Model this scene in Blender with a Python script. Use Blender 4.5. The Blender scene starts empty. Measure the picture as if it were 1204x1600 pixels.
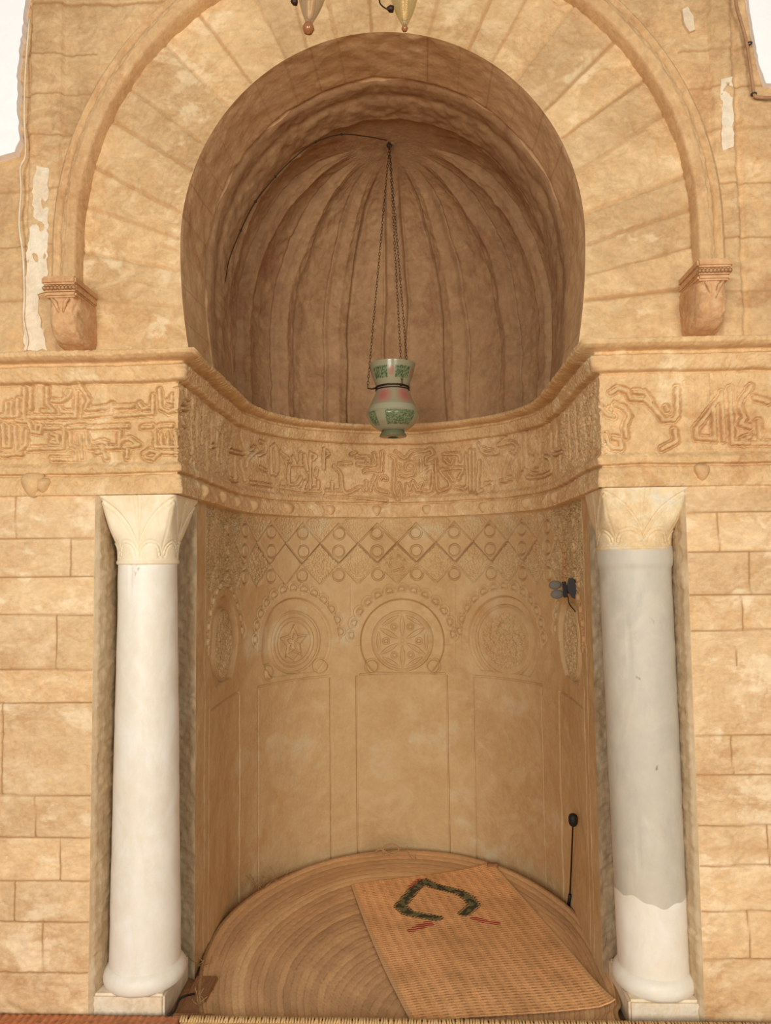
import bpy, math, random
import numpy as np
from mathutils import Vector, Matrix
random.seed(7)
PI = math.pi
R_ = math.radians
scene = bpy.context.scene

# ------------------------------------------------------------------ camera
YAW, PIT, ROL = R_(2.34), R_(3.84), R_(0.65)
CAM = np.array([0.10, -2.65, 1.50]); FPX = 1200.0
_f = np.array([-math.sin(YAW)*math.cos(PIT), math.cos(YAW)*math.cos(PIT), math.sin(PIT)])
_r0 = np.array([math.cos(YAW), math.sin(YAW), 0.0]); _u0 = np.cross(_r0, _f)
_r = _r0*math.cos(ROL) - _u0*math.sin(ROL); _u = _u0*math.cos(ROL) + _r0*math.sin(ROL)
cd = bpy.data.cameras.new('camera'); cam = bpy.data.objects.new('camera', cd)
scene.collection.objects.link(cam)
cd.sensor_fit = 'VERTICAL'; cd.sensor_height = 32.0; cd.lens = 32.0*FPX/1600.0
cd.clip_start = 0.05
cam.matrix_world = Matrix(((_r[0], _u[0], -_f[0], CAM[0]), (_r[1], _u[1], -_f[1], CAM[1]),
                           (_r[2], _u[2], -_f[2], CAM[2]), (0, 0, 0, 1)))
scene.camera = cam

# ------------------------------------------------------------------ light
world = bpy.data.worlds.new('hall'); scene.world = world; world.use_nodes = True
bg = world.node_tree.nodes['Background']
bg.inputs[0].default_value = (1.0, 0.95, 0.88, 1); bg.inputs[1].default_value = 0.26
def area(name, loc, target, sx, sy, power, col):
    l = bpy.data.lights.new(name, 'AREA'); l.shape = 'RECTANGLE'; l.size = sx; l.size_y = sy
    l.energy = power; l.color = col
    o = bpy.data.objects.new(name, l); scene.collection.objects.link(o); o.location = loc
    d = Vector(target) - Vector(loc); o.rotation_euler = d.to_track_quat('-Z', 'Y').to_euler()
    return o
area('hall_doorway_light', (-1.25, -5.4, 1.9), (0, 0, 1.6), 1.8, 2.6, 190, (1.0, 0.97, 0.92))
area('hall_window_light', (1.9, -5.2, 2.2), (0, 0, 1.6), 1.5, 2.4, 125, (1.0, 0.965, 0.90))
scene.view_settings.view_transform = 'Standard'; scene.view_settings.look = 'None'
scene.view_settings.gamma = 1.0; scene.view_settings.use_curve_mapping = False
scene.view_settings.exposure = 0.0

# ------------------------------------------------------------------ pixel helpers (photo pixel -> real point on a known surface)
NR, FR, YC = 0.755, 0.735, 0.80       # niche wall radius, frieze radius, centre of the half round
FLOOR = -0.045
ZT, ZG, ZL, ZB = 2.252, 2.150, 1.832, 1.752
def ray(px, py): return _f + _r*(px-602)/FPX - _u*(py-800)/FPX
def at(px, py, Y):
    d = ray(px, py); return CAM + d*(Y-CAM[1])/d[1]
def atz(px, py, Z):
    d = ray(px, py); return CAM + d*(Z-CAM[2])/d[2]
def atx(px, py, X):
    d = ray(px, py); return CAM + d*(X-CAM[0])/d[0]
def hit(px, py, Rr):
    d = ray(px, py)
    a = d[0]**2+d[1]**2; b = 2*(CAM[0]*d[0]+(CAM[1]-YC)*d[1]); c = CAM[0]**2+(CAM[1]-YC)**2-Rr*Rr
    D = b*b-4*a*c
    if D > 0:
        t = (-b+D**.5)/2/a; p = CAM+t*d
        if p[1] >= YC: return Rr*math.atan2(p[0], p[1]-YC), p[2]
    s = 1 if CAM[0]+d[0]*3.4/d[1] > 0 else -1
    t = (s*Rr-CAM[0])/d[0]; p = CAM+t*d
    return s*(Rr*PI/2+(YC-p[1])), p[2]

# ------------------------------------------------------------------ numpy relief tools
def fnoise(ny, nx, d, lo, hi, seed, beta=1.0, ax=1.0, az=1.0):
    """band limited noise, wavelengths lo..hi metres, std 1 (ax, az stretch)"""
    rng = np.random.default_rng(seed)
    w = np.fft.rfft2(rng.standard_normal((ny, nx)))
    fy = np.fft.fftfreq(ny, d)[:, None]*az; fx = np.fft.rfftfreq(nx, d)[None, :]*ax
    f = np.sqrt(fx*fx+fy*fy); f[0, 0] = 1
    g = f**(-beta)*np.exp(-(f*lo)**2)*(1-np.exp(-(f*hi)**2)); g[0, 0] = 0
    n = np.fft.irfft2(w*g, s=(ny, nx)); return n/(n.std()+1e-9)
def sst(a, b, x):
    t = np.clip((x-a)/(b-a), 0, 1); return t*t*(3-2*t)
class Relief:
    def __init__(s, u0, u1, v0, v1, d):
        s.u = np.linspace(u0, u1, int(round((u1-u0)/d))+1); s.v = np.linspace(v0, v1, int(round((v1-v0)/d))+1)
        s.d = d; s.H = np.zeros((len(s.v), len(s.u))); s.M = np.zeros_like(s.H); s.shape = s.H.shape
    def win(s, pts, m):
        p = np.array(pts, float); i0, i1 = np.searchsorted(s.u, [p[:, 0].min()-m, p[:, 0].max()+m])
        j0, j1 = np.searchsorted(s.v, [p[:, 1].min()-m, p[:, 1].max()+m])
        return p, slice(j0, j1), slice(i0, i1)
    def dist(s, pts, m):
        p, js, is_ = s.win(pts, m); U, V = np.meshgrid(s.u[is_], s.v[js]); D = np.full(U.shape, 9.0)
        if D.size == 0: return D, js, is_
        for a, b in zip(p[:-1], p[1:]):
            e = b-a; L = e@e+1e-12; t = np.clip(((U-a[0])*e[0]+(V-a[1])*e[1])/L, 0, 1)
            D = np.minimum(D, np.hypot(U-a[0]-t*e[0], V-a[1]-t*e[1]))
        return D, js, is_
    def groove(s, pts, w, dep, soft=0.004):
        D, j, i = s.dist(pts, w+.02); s.H[j, i] = np.minimum(s.H[j, i], s.H[j, i]-dep*(1-sst(w-soft*.2, w+soft, D)))
    def letter(s, pts, w, up=.004, trench=.007, tw=.005):
        D, j, i = s.dist(pts, w+.03)
        s.H[j, i] += up*(1-sst(w-.003, w+.001, D)) - trench*np.exp(-((D-w-tw*.6)/(tw*.75))**2)
    def mortar(s, pts, w, dep):
        D, j, i = s.dist(pts, w+.02); k = 1-sst(w*.6, w*1.6, D)
        s.H[j, i] -= dep*k; s.M[j, i] = np.maximum(s.M[j, i], k)
    def disc(s, c, r, up, gw=.004, gd=.006, sy=1.0):
        p, j, i = s.win([c], r*max(1, sy)+.02); U, V = np.meshgrid(s.u[i], s.v[j])
        D = np.hypot(U-c[0], (V-c[1])/sy)
        s.H[j, i] += up*(1-sst(r-.004, r, D)) - gd*np.exp(-((D-r-gw*.6)/gw)**2)
    def fill(s, poly, up, soft=0):
        p, j, i = s.win(poly, .01); U, V = np.meshgrid(s.u[i], s.v[j]); ins = np.zeros(U.shape, bool)
        q = np.roll(p, -1, 0)
        for a, b in zip(p, q):
            c = (a[1] > V) != (b[1] > V)
            with np.errstate(all='ignore'): ins ^= c & (U < (b[0]-a[0])*(V-a[1])/(b[1]-a[1]+1e-12)+a[0])
        s.H[j, i] += up*ins; return j, i, ins
def arabesque(shape, d, seed, lam=.03):
    n = fnoise(shape[0], shape[1], d, lam*.45, lam*1.3, seed, 0.2)
    return np.clip(1-np.abs(n)*2.2, -1, 1)

# ------------------------------------------------------------------ mesh builders
C = scene.collection
def grid_mesh(name, P, mat, parent=None, attr=None, col=None, close_u=False, mask=None, smooth=True, flip=False):
    ny, nx = P.shape[:2]
    me = bpy.data.meshes.new(name)
    idx = np.arange(ny*nx).reshape(ny, nx)
    if close_u: idx = np.concatenate([idx, idx[:, :1]], 1)
    q = np.stack([idx[:-1, :-1], idx[:-1, 1:], idx[1:, 1:], idx[1:, :-1]], -1)
    if flip: q = q[..., ::-1]
    if mask is not None: q = q[mask]
    q = q.reshape(-1, 4)
    V = P.reshape(-1, 3)
    if mask is not None:
        used = np.unique(q); rm = np.full(len(V), -1); rm[used] = np.arange(len(used)); V = V[used]; q = rm[q]
    me.vertices.add(len(V)); me.vertices.foreach_set('co', V.astype(np.float32).ravel())
    me.loops.add(q.size); me.loops.foreach_set('vertex_index', q.astype(np.int32).ravel())
    me.polygons.add(len(q)); me.polygons.foreach_set('loop_start', np.arange(0, q.size, 4, dtype=np.int32))
    me.polygons.foreach_set('loop_total', np.full(len(q), 4, dtype=np.int32))
    me.update(calc_edges=True)
    me.polygons.foreach_set('use_smooth', np.full(len(q), smooth))
    for nm, A in (attr or {}).items():
        a = me.attributes.new(nm, 'FLOAT', 'POINT'); A = A.reshape(-1)
        if mask is not None: A = A[used]
        a.data.foreach_set('value', A.astype(np.float32))
    if col is not None:
        a = me.attributes.new('paint', 'FLOAT_COLOR', 'POINT')
        cc = np.concatenate([col.reshape(-1, 3), np.ones((ny*nx, 1))], 1)
        if mask is not None: cc = cc[used]
        a.data.foreach_set('color', cc.astype(np.float32).ravel())
    me.materials.append(mat)
    o = bpy.data.objects.new(name, me); C.objects.link(o)
    if parent: o.parent = parent
    return o
class MB:
    """collects simple solids into ONE mesh"""
    def __init__(s): s.v = []; s.f = []; s.sm = []
    def add(s, V, F, sm=False):
        o = len(s.v); s.v += [tuple(map(float, p)) for p in V]; s.f += [tuple(i+o for i in f) for f in F]; s.sm += [sm]*len(F)
    def box(s, a, b, bev=0.0):
        x0, y0, z0 = a; x1, y1, z1 = b
        if bev <= 0:
            s.add([(x0, y0, z0), (x1, y0, z0), (x1, y1, z0), (x0, y1, z0), (x0, y0, z1), (x1, y0, z1), (x1, y1, z1), (x0, y1, z1)],
                  [(0, 3, 2, 1), (4, 5, 6, 7), (0, 1, 5, 4), (1, 2, 6, 5), (2, 3, 7, 6), (3, 0, 4, 7)]); return
        import bmesh
        bm = bmesh.new(); bmesh.ops.create_cube(bm, size=1)
        for v in bm.verts: v.co = ((x0+x1)/2+v.co.x*(x1-x0), (y0+y1)/2+v.co.y*(y1-y0), (z0+z1)/2+v.co.z*(z1-z0))
        bmesh.ops.bevel(bm, geom=bm.edges[:], offset=bev, segments=2, affect='EDGES')
        bm.verts.index_update(); s.add([v.co[:] for v in bm.verts], [[v.index for v in f.verts] for f in bm.faces]); bm.free()
    def tube(s, pts, r, n=8, cap=True):
        pts = [Vector(map(float, p)) for p in pts]; m = len(pts); rs = r if hasattr(r, '__len__') else [r]*m
        V = []; F = []; up = Vector((0.13, 0.21, 0.97))
        for i, p in enumerate(pts):
            t = (pts[min(i+1, m-1)]-pts[max(i-1, 0)]).normalized()
            a = t.cross(up)
            if a.length < .1: a = t.cross(Vector((1, 0, 0)))
            a.normalize(); b = t.cross(a)
            V += [p+(a*math.cos(2*PI*k/n)+b*math.sin(2*PI*k/n))*rs[i] for k in range(n)]
        for i in range(m-1):
            for k in range(n): F.append((i*n+k, i*n+(k+1) % n, (i+1)*n+(k+1) % n, (i+1)*n+k))
        if cap: F += [tuple(range(n))[::-1], tuple((m-1)*n+k for k in range(n))]
        s.add(V, F, True)
    def lathe(s, prof, c=(0, 0, 0), n=48, axis=None, fn=None):
        V = []; F = []; m = len(prof)
        for i, (r, z) in enumerate(prof):
            for k in range(n):
                a = 2*PI*k/n; V.append(Vector((r*math.cos(a), r*math.sin(a), z)))
        if axis is not None:
            q = Vector((0, 0, 1)).rotation_difference(Vector(axis)); V = [q @ v for v in V]
        V = [v+Vector(c) for v in V]
        for i in range(m-1):
            for k in range(n): F.append((i*n+k, i*n+(k+1) % n, (i+1)*n+(k+1) % n, (i+1)*n+k))
        if prof[0][0] > 1e-5: F.append(tuple(range(n))[::-1])
        if prof[-1][0] > 1e-5: F.append(tuple((m-1)*n+k for k in range(n)))
        s.add(V, F, True)
    def torus(s, c, R, r, nx, ny, ax_u, ax_v, n=20, k=6):
        """ring in the plane ax_u, ax_v with semi axes nx, ny"""
        c = Vector(c); au = Vector(ax_u); av = Vector(ax_v); w = au.cross(av); V = []; F = []
        for i in range(n):
            a = 2*PI*i/n; d = (au*math.cos(a)*nx+av*math.sin(a)*ny); o = d.normalized()
            for j in range(k):
                b = 2*PI*j/k; V.append(c+d*R+(o*math.cos(b)+w*math.sin(b))*r)
        for i in range(n):
            for j in range(k): F.append((i*k+j, i*k+(j+1) % k, ((i+1) % n)*k+(j+1) % k, ((i+1) % n)*k+j))
        s.add(V, F, True)
    def build(s, name, mat, parent=None):
        me = bpy.data.meshes.new(name); me.from_pydata(s.v, [], s.f); me.update()
        me.polygons.foreach_set('use_smooth', s.sm); me.materials.append(mat)
        o = bpy.data.objects.new(name, me); C.objects.link(o)
        if parent: o.parent = parent
        return o
def spline(pts, n):
    """Catmull-Rom through points"""
    p = [np.array(q, float) for q in pts]; p = [2*p[0]-p[1]]+p+[2*p[-1]-p[-2]]; out = []
    for i in range(1, len(p)-2):
        for t in np.linspace(0, 1, n, endpoint=False):
            out.append(.5*((2*p[i])+(-p[i-1]+p[i+1])*t+(2*p[i-1]-5*p[i]+4*p[i+1]-p[i+2])*t*t+(-p[i-1]+3*p[i]-3*p[i+1]+p[i+2])*t**3))
    out.append(p[-2]); return out
def thing(name, label, cat, loc=(0, 0, 0), group=None):
    o = bpy.data.objects.new(name, None); C.objects.link(o); o.location = loc; o.empty_display_size = .05
    o['label'] = label; o['category'] = cat
    if group: o['group'] = group
    return o
def tag(o, label, cat, group=None):
    o['label'] = label; o['category'] = cat
    if group: o['group'] = group
    return o
def struct(o): o['kind'] = 'structure'; return o
def settle(root):
    """parts were built in world coordinates: keep them in place under a root that is not at the origin"""
    for ch in root.children: ch.matrix_parent_inverse = Matrix.Translation(root.location).inverted()

# ------------------------------------------------------------------ materials
def srgb(r, g, b):
    f = lambda c: (c/255/12.92) if c/255 <= .04045 else ((c/255+.055)/1.055)**2.4
    return (f(r), f(g), f(b), 1)
def nmat(name, rough=.8, spec=.25):
    m = bpy.data.materials.new(name); m.use_nodes = True; nt = m.node_tree; b = nt.nodes['Principled BSDF']
    b.inputs['Roughness'].default_value = rough; b.inputs['Specular IOR Level'].default_value = spec
    return m, nt, b
def simple(name, col, rough=.6, metal=0.0, spec=.4):
    m, nt, b = nmat(name, rough, spec); b.inputs['Base Color'].default_value = col; b.inputs['Metallic'].default_value = metal
    return m
def stone(name, c1, c2, c3, pale=None, pale_t=.6, red=None, scale=2.5, fine=60, bump=.25, rough=.9, stretch=(1, 1, 1), mortar=None, spots=None, spec=.2, seed=0.0, mottle=.20, pw=.10):
    m, nt, b = nmat(name, rough, spec); N = nt.nodes; L = nt.links
    tc = N.new('ShaderNodeTexCoord'); mp = N.new('ShaderNodeMapping'); mp.inputs['Scale'].default_value = stretch
    mp.inputs['Location'].default_value = (seed, seed*.7, seed*1.3)
    L.new(tc.outputs['Object'], mp.inputs['Vector'])
    def noise(sc, det=6, dist=0.0, ro=.6):
        n = N.new('ShaderNodeTexNoise'); n.inputs['Scale'].default_value = sc; n.inputs['Detail'].default_value = det
        n.inputs['Distortion'].default_value = dist; n.inputs['Roughness'].default_value = ro
        L.new(mp.outputs['Vector'], n.inputs['Vector']); return n.outputs['Fac']
    def ramp(src, a, b_):
        r = N.new('ShaderNodeMapRange'); r.interpolation_type = 'SMOOTHSTEP'; r.inputs['From Min'].default_value = a; r.inputs['From Max'].default_value = b_
        L.new(src, r.inputs['Value']); return r.outputs['Result']
    def mix(fac, a, b_):
        x = N.new('ShaderNodeMix'); x.data_type = 'RGBA'
        if hasattr(fac, 'links'): L.new(fac, x.inputs[0])
        else: x.inputs[0].default_value = fac
        for s_, k in ((a, 6), (b_, 7)):
            if hasattr(s_, 'links'): L.new(s_, x.inputs[k])
            else: x.inputs[k].default_value = s_
        return x.outputs[2]
    c = mix(ramp(noise(scale, 8, .6), .35, .65), c1, c2)
    c = mix(ramp(noise(scale*3.1, 8, 1.2, .7), .42, .72), c, c3)
    if red: c = mix(ramp(noise(scale*.8+.3, 5, 1.5), .56, .72), c, red)
    if pale: c = mix(ramp(noise(scale*1.7+.7, 8, .15, .62), pale_t-.05, pale_t-.05+pw*1.5), c, pale)
    c = mix(ramp(noise(fine, 4, 0, .75), .3, .8), c, mix(.5, c, c3))
    mr = N.new('ShaderNodeMapRange'); mr.inputs['From Min'].default_value = .30; mr.inputs['From Max'].default_value = .66; mr.inputs['To Min'].default_value = 1-mottle; mr.inputs['To Max'].default_value = 1+mottle*.45
    L.new(noise(fine*.42+3.3, 10, .5, .78), mr.inputs['Value'])
    mm = N.new('ShaderNodeVectorMath'); mm.operation = 'SCALE'; L.new(c, mm.inputs[0]); L.new(mr.outputs['Result'], mm.inputs['Scale']); c = mm.outputs[0]
    if spots:
        c = mix(ramp(noise(fine*.6, 3, .4), .70, .76), c, spots)
    if mortar:
        a = N.new('ShaderNodeAttribute'); a.attribute_name = 'mortar'; c = mix(a.outputs['Fac'], c, mortar)
        a2 = N.new('ShaderNodeAttribute'); a2.attribute_name = 'tone'; ad = N.new('ShaderNodeMath'); ad.operation = 'ADD'; ad.inputs[1].default_value = 1; L.new(a2.outputs['Fac'], ad.inputs[0])
        m3 = N.new('ShaderNodeVectorMath'); m3.operation = 'SCALE'; L.new(c, m3.inputs[0]); L.new(ad.outputs[0], m3.inputs['Scale']); c = m3.outputs[0]
    L.new(c, b.inputs['Base Color'])
    bp = N.new('ShaderNodeBump'); bp.inputs['Strength'].default_value = bump; bp.inputs['Distance'].default_value = .01
    a1 = N.new('ShaderNodeMath'); a1.operation = 'ADD'; L.new(noise(fine, 8, .3, .7), a1.inputs[0]); L.new(noise(fine*.25, 6, .8, .6), a1.inputs[1])
    L.new(a1.outputs[0], bp.inputs['Height']); L.new(bp.outputs['Normal'], b.inputs['Normal'])
    return m
M_WALL = stone('ashlar_stone', srgb(226, 190, 142), srgb(205, 162, 112), srgb(236, 206, 162), pale=srgb(242, 216, 176), pale_t=.585, pw=.06,
               red=srgb(192, 142, 92), scale=2.2, bump=.25, mortar=srgb(170, 128, 84), stretch=(1, 1, 1.7))
M_UP = stone('weathered_stone', srgb(216, 178, 128), srgb(196, 152, 104), srgb(228, 194, 146), pale=srgb(232, 202, 158), pale_t=.64,
             red=srgb(190, 142, 96), scale=2.6, bump=.5, mortar=srgb(182, 138, 92), stretch=(1, 1, 1.4), seed=3)
M_VOUS = stone('voussoir_stone', srgb(220, 182, 132), srgb(200, 158, 108), srgb(230, 198, 150), pale=srgb(234, 206, 162), pale_t=.62,
               scale=2.4, bump=.45, pw=.05, mortar=srgb(184, 140, 92), stretch=(1, 1, 1.4), seed=5)
M_FRIEZE = stone('carved_frieze_stone', srgb(220, 182, 132), srgb(204, 164, 112), srgb(230, 196, 148), pale=srgb(234, 208, 164), pale_t=.61, pw=.08,
                 red=srgb(198, 150, 100), scale=2.8, bump=.28, seed=8)
M_NICHE = stone('smooth_niche_stone', srgb(202, 168, 120), srgb(190, 152, 104), srgb(208, 178, 132), pale=srgb(208, 186, 148), mottle=.08, pale_t=.61,
                red=srgb(196, 146, 96), scale=1.7, bump=.10, fine=45, mortar=srgb(160, 118, 74), seed=11)
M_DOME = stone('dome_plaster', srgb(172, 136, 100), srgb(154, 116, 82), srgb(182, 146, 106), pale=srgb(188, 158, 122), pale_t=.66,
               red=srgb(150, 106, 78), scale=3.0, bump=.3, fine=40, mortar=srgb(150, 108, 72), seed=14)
M_SOFF = stone('soffit_stone', srgb(212, 172, 128), srgb(194, 152, 108), srgb(220, 184, 138), pale=srgb(222, 194, 150), pale_t=.62,
                red=srgb(186, 138, 98), scale=2.8, bump=.3, fine=45, mortar=srgb(150, 108, 72), seed=15, mottle=.14)
M_PLASTER = stone('grey_recess_plaster', srgb(206, 180, 142), srgb(188, 156, 116), srgb(214, 194, 160), scale=3, bump=.3, fine=50,
                  stretch=(1, 1, .35), seed=17, spots=srgb(150, 120, 88))
M_WHITE = stone('white_plaster', srgb(252, 251, 250), srgb(248, 246, 243), srgb(253, 252, 251), scale=2, bump=.1, seed=19, mottle=.05)
M_LIME = stone('limewash', srgb(234, 216, 186), srgb(224, 198, 160), srgb(240, 228, 206), scale=4, bump=.25, seed=20)
M_MARBLE = stone('white_marble', srgb(236, 229, 213), srgb(230, 219, 196), srgb(240, 236, 226), scale=2.2, bump=.05, fine=26,
                 rough=.45, spec=.4, spots=srgb(190, 172, 142), seed=23, stretch=(1, 1, .6), mottle=.05)
M_GREYM = stone('grey_marble', srgb(196, 189, 172), srgb(178, 173, 160), srgb(206, 196, 176), scale=2.2, bump=.08, fine=30,
                rough=.5, spec=.35, spots=srgb(150, 136, 116), seed=27, stretch=(1, 1, .6), pale=srgb(212, 204, 188), pale_t=.62, mottle=.05)
M_CAPW = stone('ivory_marble', srgb(238, 222, 188), srgb(230, 208, 166), srgb(242, 232, 206), scale=3, bump=.1, rough=.5, seed=29, mottle=.05)
M_CAPR = stone('worn_marble', srgb(230, 204, 158), srgb(220, 186, 134), srgb(238, 220, 184), scale=4, bump=.2, rough=.6, seed=31,
               pale=srgb(226, 216, 196), pale_t=.62)
M_MOLD = stone('moulding_stone', srgb(212, 172, 122), srgb(196, 150, 102), srgb(222, 186, 138), scale=5, bump=.4, seed=35)
M_CORBEL = stone('reddish_corbel_stone', srgb(212, 166, 118), srgb(194, 140, 92), srgb(224, 186, 140), scale=8, bump=.45, seed=33)

# ------------------------------------------------------------------ the floor
o = MB(); o.box((-4, -7, FLOOR-.1), (4, 1.9, FLOOR)); FL = struct(o.build('floor', stone('floor_slabs', srgb(176, 134, 96), srgb(160, 118, 82), srgb(184, 146, 106), bump=.2), None))

# ------------------------------------------------------------------ lower walls beside the niche (front face + recess round the column)
def courses(rel, xs, joints, side):
    pass
def plan_wall(name, pts, mat, z0, z1, d, paint, smooth=True):
    """walls swept along a plan polyline; pts run so that the room is on the left hand side"""
    P = np.array(pts, float); seg = np.hypot(*(P[1:]-P[:-1]).T); cum = np.concatenate([[0], np.cumsum(seg)])
    s = np.unique(np.concatenate([np.linspace(a, b, max(2, int((b-a)/d)+1)) for a, b in zip(cum[:-1], cum[1:])]))
    rel = Relief(0, 1, z0, z1, d); rel.u = s; rel.H = np.zeros((len(rel.v), len(s))); rel.M = np.zeros_like(rel.H); rel.shape = rel.H.shape
    paint(rel, cum)
    X = np.interp(s, cum, P[:, 0]); Y = np.interp(s, cum, P[:, 1])
    T = (P[1:]-P[:-1])/seg[:, None]; Nn = np.stack([T[:, 1], -T[:, 0]], 1)
    k = np.clip(np.searchsorted(cum, s, side='right')-1, 0, len(seg)-1); n = Nn[k].copy()
    for i in range(1, len(cum)-1):
        a, b = Nn[i-1], Nn[i]; n[np.argmin(np.abs(s-cum[i]))] = (a+b)/(1+a@b)
    G = np.zeros(rel.shape+(3,)); G[..., 0] = X+n[:, 0]*rel.H; G[..., 1] = Y+n[:, 1]*rel.H; G[..., 2] = rel.v[:, None]
    return grid_mesh(name, G, mat, attr={'mortar': rel.M, 'tone': getattr(rel, 'T', rel.M*0)}, smooth=smooth)

def zof(y, x=100): return at(x, y, 0)[2]
def course_tone(rel, zs, seed):
    rn = random.Random(seed); T = np.zeros(rel.shape); lim = [9]+sorted(zs, reverse=True)+[-9]
    for a, b in zip(lim[:-1], lim[1:]):
        x = 0
        while x < rel.u[-1]:
            w = rn.uniform(.25, .6); T[np.ix_((rel.v < a) & (rel.v >= b), (rel.u >= x) & (rel.u < x+w))] = rn.uniform(-.07, .06); x += w
    k = 9; T2 = np.cumsum(np.pad(T, ((0, 0), (k, k)), mode='edge'), 1); return (T2[:, 2*k:]-T2[:, :-2*k])/(2*k)
def lower_left(rel, cum):
    u0 = cum[1]   # front face runs from x=-1.9 to the recess edge
    ny, nx = rel.shape; f = (rel.u <= u0)
    n = fnoise(ny, nx, rel.d, .012, .10, 1, .8)*.0010 + fnoise(ny, nx, rel.d, .06, .5, 2, 1)*.0022
    pit = np.clip(fnoise(ny, nx, rel.d, .008, .04, 3, .3)-1.2, 0, 2)*.004*(fnoise(ny, nx, rel.d, .1, .6, 4) > -.1)
    edge = np.clip((u0-rel.u)/.02, 0, 1)
    rel.H += (n-pit)*np.where(f, edge, 0)
    rel.H += np.where(f, 0, 1)*fnoise(ny, nx, rel.d, .03, .4, 5, 1, az=.4)*.003*np.clip((rel.u-u0)/.03, 0, 1)
    X = lambda px: px_x(px)+1.9
    px_x = lambda px: at(px, 1000, 0)[0]
    ys = [(842, 0), (902, 0), (961, 0), (1047, 0), (1098, 0), (1243, 0), (1310, 0), (1378, 0), (1442, 0), (1520, 0)]
    zs = [zof(y) for y, _ in ys]
    rel.T = course_tone(rel, zs, 61)
    for z in zs: rel.mortar([(0, z+random.uniform(-.003, .003)), (u0*.5, z+.002), (u0-.004, z)], .0022, .005)
    for px, a, b in ((20, 775, 842), (107, 842, 902), (88, 961, 1047), (6, 1098, 1243), (60, 1243, 1310), (30, 1378, 1442), (98, 1310, 1378), (75, 1442, 1520)):
        rel.mortar([(X(px), zof(a)), (X(px)+.002, zof(b))], .0020, .005)
    for px, a, b in ((-60, 842, 961), (-100, 1047, 1243)): rel.mortar([(X(px), zof(a)), (X(px), zof(b))], .003, .004)
def lower_right(rel, cum):
    u1 = cum[-2]; ny, nx = rel.shape; f = rel.u >= u1
    n = fnoise(ny, nx, rel.d, .012, .10, 21, .8)*.0010 + fnoise(ny, nx, rel.d, .06, .5, 22, 1)*.0022
    pit = np.clip(fnoise(ny, nx, rel.d, .008, .04, 23, .3)-1.1, 0, 2)*.004*(fnoise(ny, nx, rel.d, .1, .6, 24) > -.1)
    rel.H += (n-pit)*np.where(f, np.clip((rel.u-u1)/.02, 0, 1), 0)
    rel.H += np.where(f, 0, 1)*fnoise(ny, nx, rel.d, .03, .4, 25, 1, az=.4)*.003*np.clip((u1-rel.u)/.03, 0, 1)
    x1 = 1.015
    X = lambda px: u1+at(px, 1000, 0)[0]-x1
    rel.T = course_tone(rel, [zof(y, 1140) for y in (801, 862, 930, 985, 1150, 1212, 1290, 1353, 1424, 1500)], 62)
    for y in (801, 862, 930, 985, 1150, 1212, 1290, 1353, 1424, 1500): rel.mortar([(u1+.004, zof(y, 1140)), (rel.u[-1], zof(y-3, 1140))], .0022, .005)
    for px, a, b in ((1128, 801, 862), (1160, 930, 985), (1148, 1010, 1040), (1175, 862, 930), (1135, 1150, 1212), (1185, 1290, 1353), (1150, 1424, 1500)):
        rel.mortar([(X(px), zof(a, 1140)), (X(px)+.004, zof(b, 1140))], .0020, .005)
XL, XR, RD = -1.030, 1.015, .30
struct(plan_wall('wall_left', [(-1.9, 0), (XL, 0)], M_WALL, FLOOR, ZB+.02, .005, lambda r, c: lower_left(r, [0, 1.9+XL])))
struct(plan_wall('wall_right', [(XR, 0), (1.9, 0)], M_WALL, FLOOR, ZB+.02, .005, lambda r, c: lower_right(r, [0, 0, c[1]])))
def rec_paint(seed):
    def f(rel, cum):
        ny, nx = rel.shape
        rel.H += fnoise(ny, nx, rel.d, .03, .4, seed, 1, az=.4)*.002
        for c in (cum[0], cum[-1]): rel.H *= np.clip(np.abs(rel.u-c)/.02, 0, 1)
    return f
o = plan_wall('trim_1', [(XL, 0), (XL+.014, .012), (XL+.022, .05), (XL+.022, .46), (-NR, RD)], M_PLASTER, FLOOR, ZB+.02, .006, rec_paint(5)); struct(o)
o = plan_wall('trim_2', [(NR, RD), (XR-.022, .46), (XR-.022, .05), (XR-.014, .012), (XR, 0)], M_PLASTER, FLOOR, ZB+.02, .006, rec_paint(6)); struct(o)

# ------------------------------------------------------------------ the niche
UJ = NR*PI/2+(YC-RD)                      # arc length from the back centre to the jamb edge
def niche_point(u, h, Rr=NR):
    u = np.asarray(u, float); a = Rr*PI/2
    th = np.clip(u, -a, a)/Rr; nx = np.sin(th); ny = np.cos(th)
    st = np.abs(u)-a; x = Rr*np.sin(th)-h*nx
    y = YC+Rr*np.cos(th)-h*ny-np.clip(st, 0, None)
    return x, y
def P_niche(rel, Rr=NR, off=0.0):
    G = np.zeros(rel.shape+(3,)); U = np.broadcast_to(rel.u, rel.shape)
    x, y = niche_point(U, rel.H+off, Rr); G[..., 0] = x; G[..., 1] = y; G[..., 2] = rel.v[:, None]; return G
NICHE = thing('prayer_niche', 'curved sandstone prayer niche wall with carved diamonds and round medallions above plain panels', 'niche', (0, YC, FLOOR))
rel = Relief(-UJ, UJ, FLOOR, ZB+.02, .0026)
rel.H[:] = fnoise(*rel.shape, rel.d, .05, .6, 31, 1.2)*.0012 + fnoise(*rel.shape, rel.d, .008, .05, 32, .8)*.00025
U, V = np.meshgrid(rel.u, rel.v)
DP = .212; ZD = 1.502; HD = .108          # diamond period, row centre, half height
CAR = UJ-.13                              # carving stops here, a plain strip follows
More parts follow.
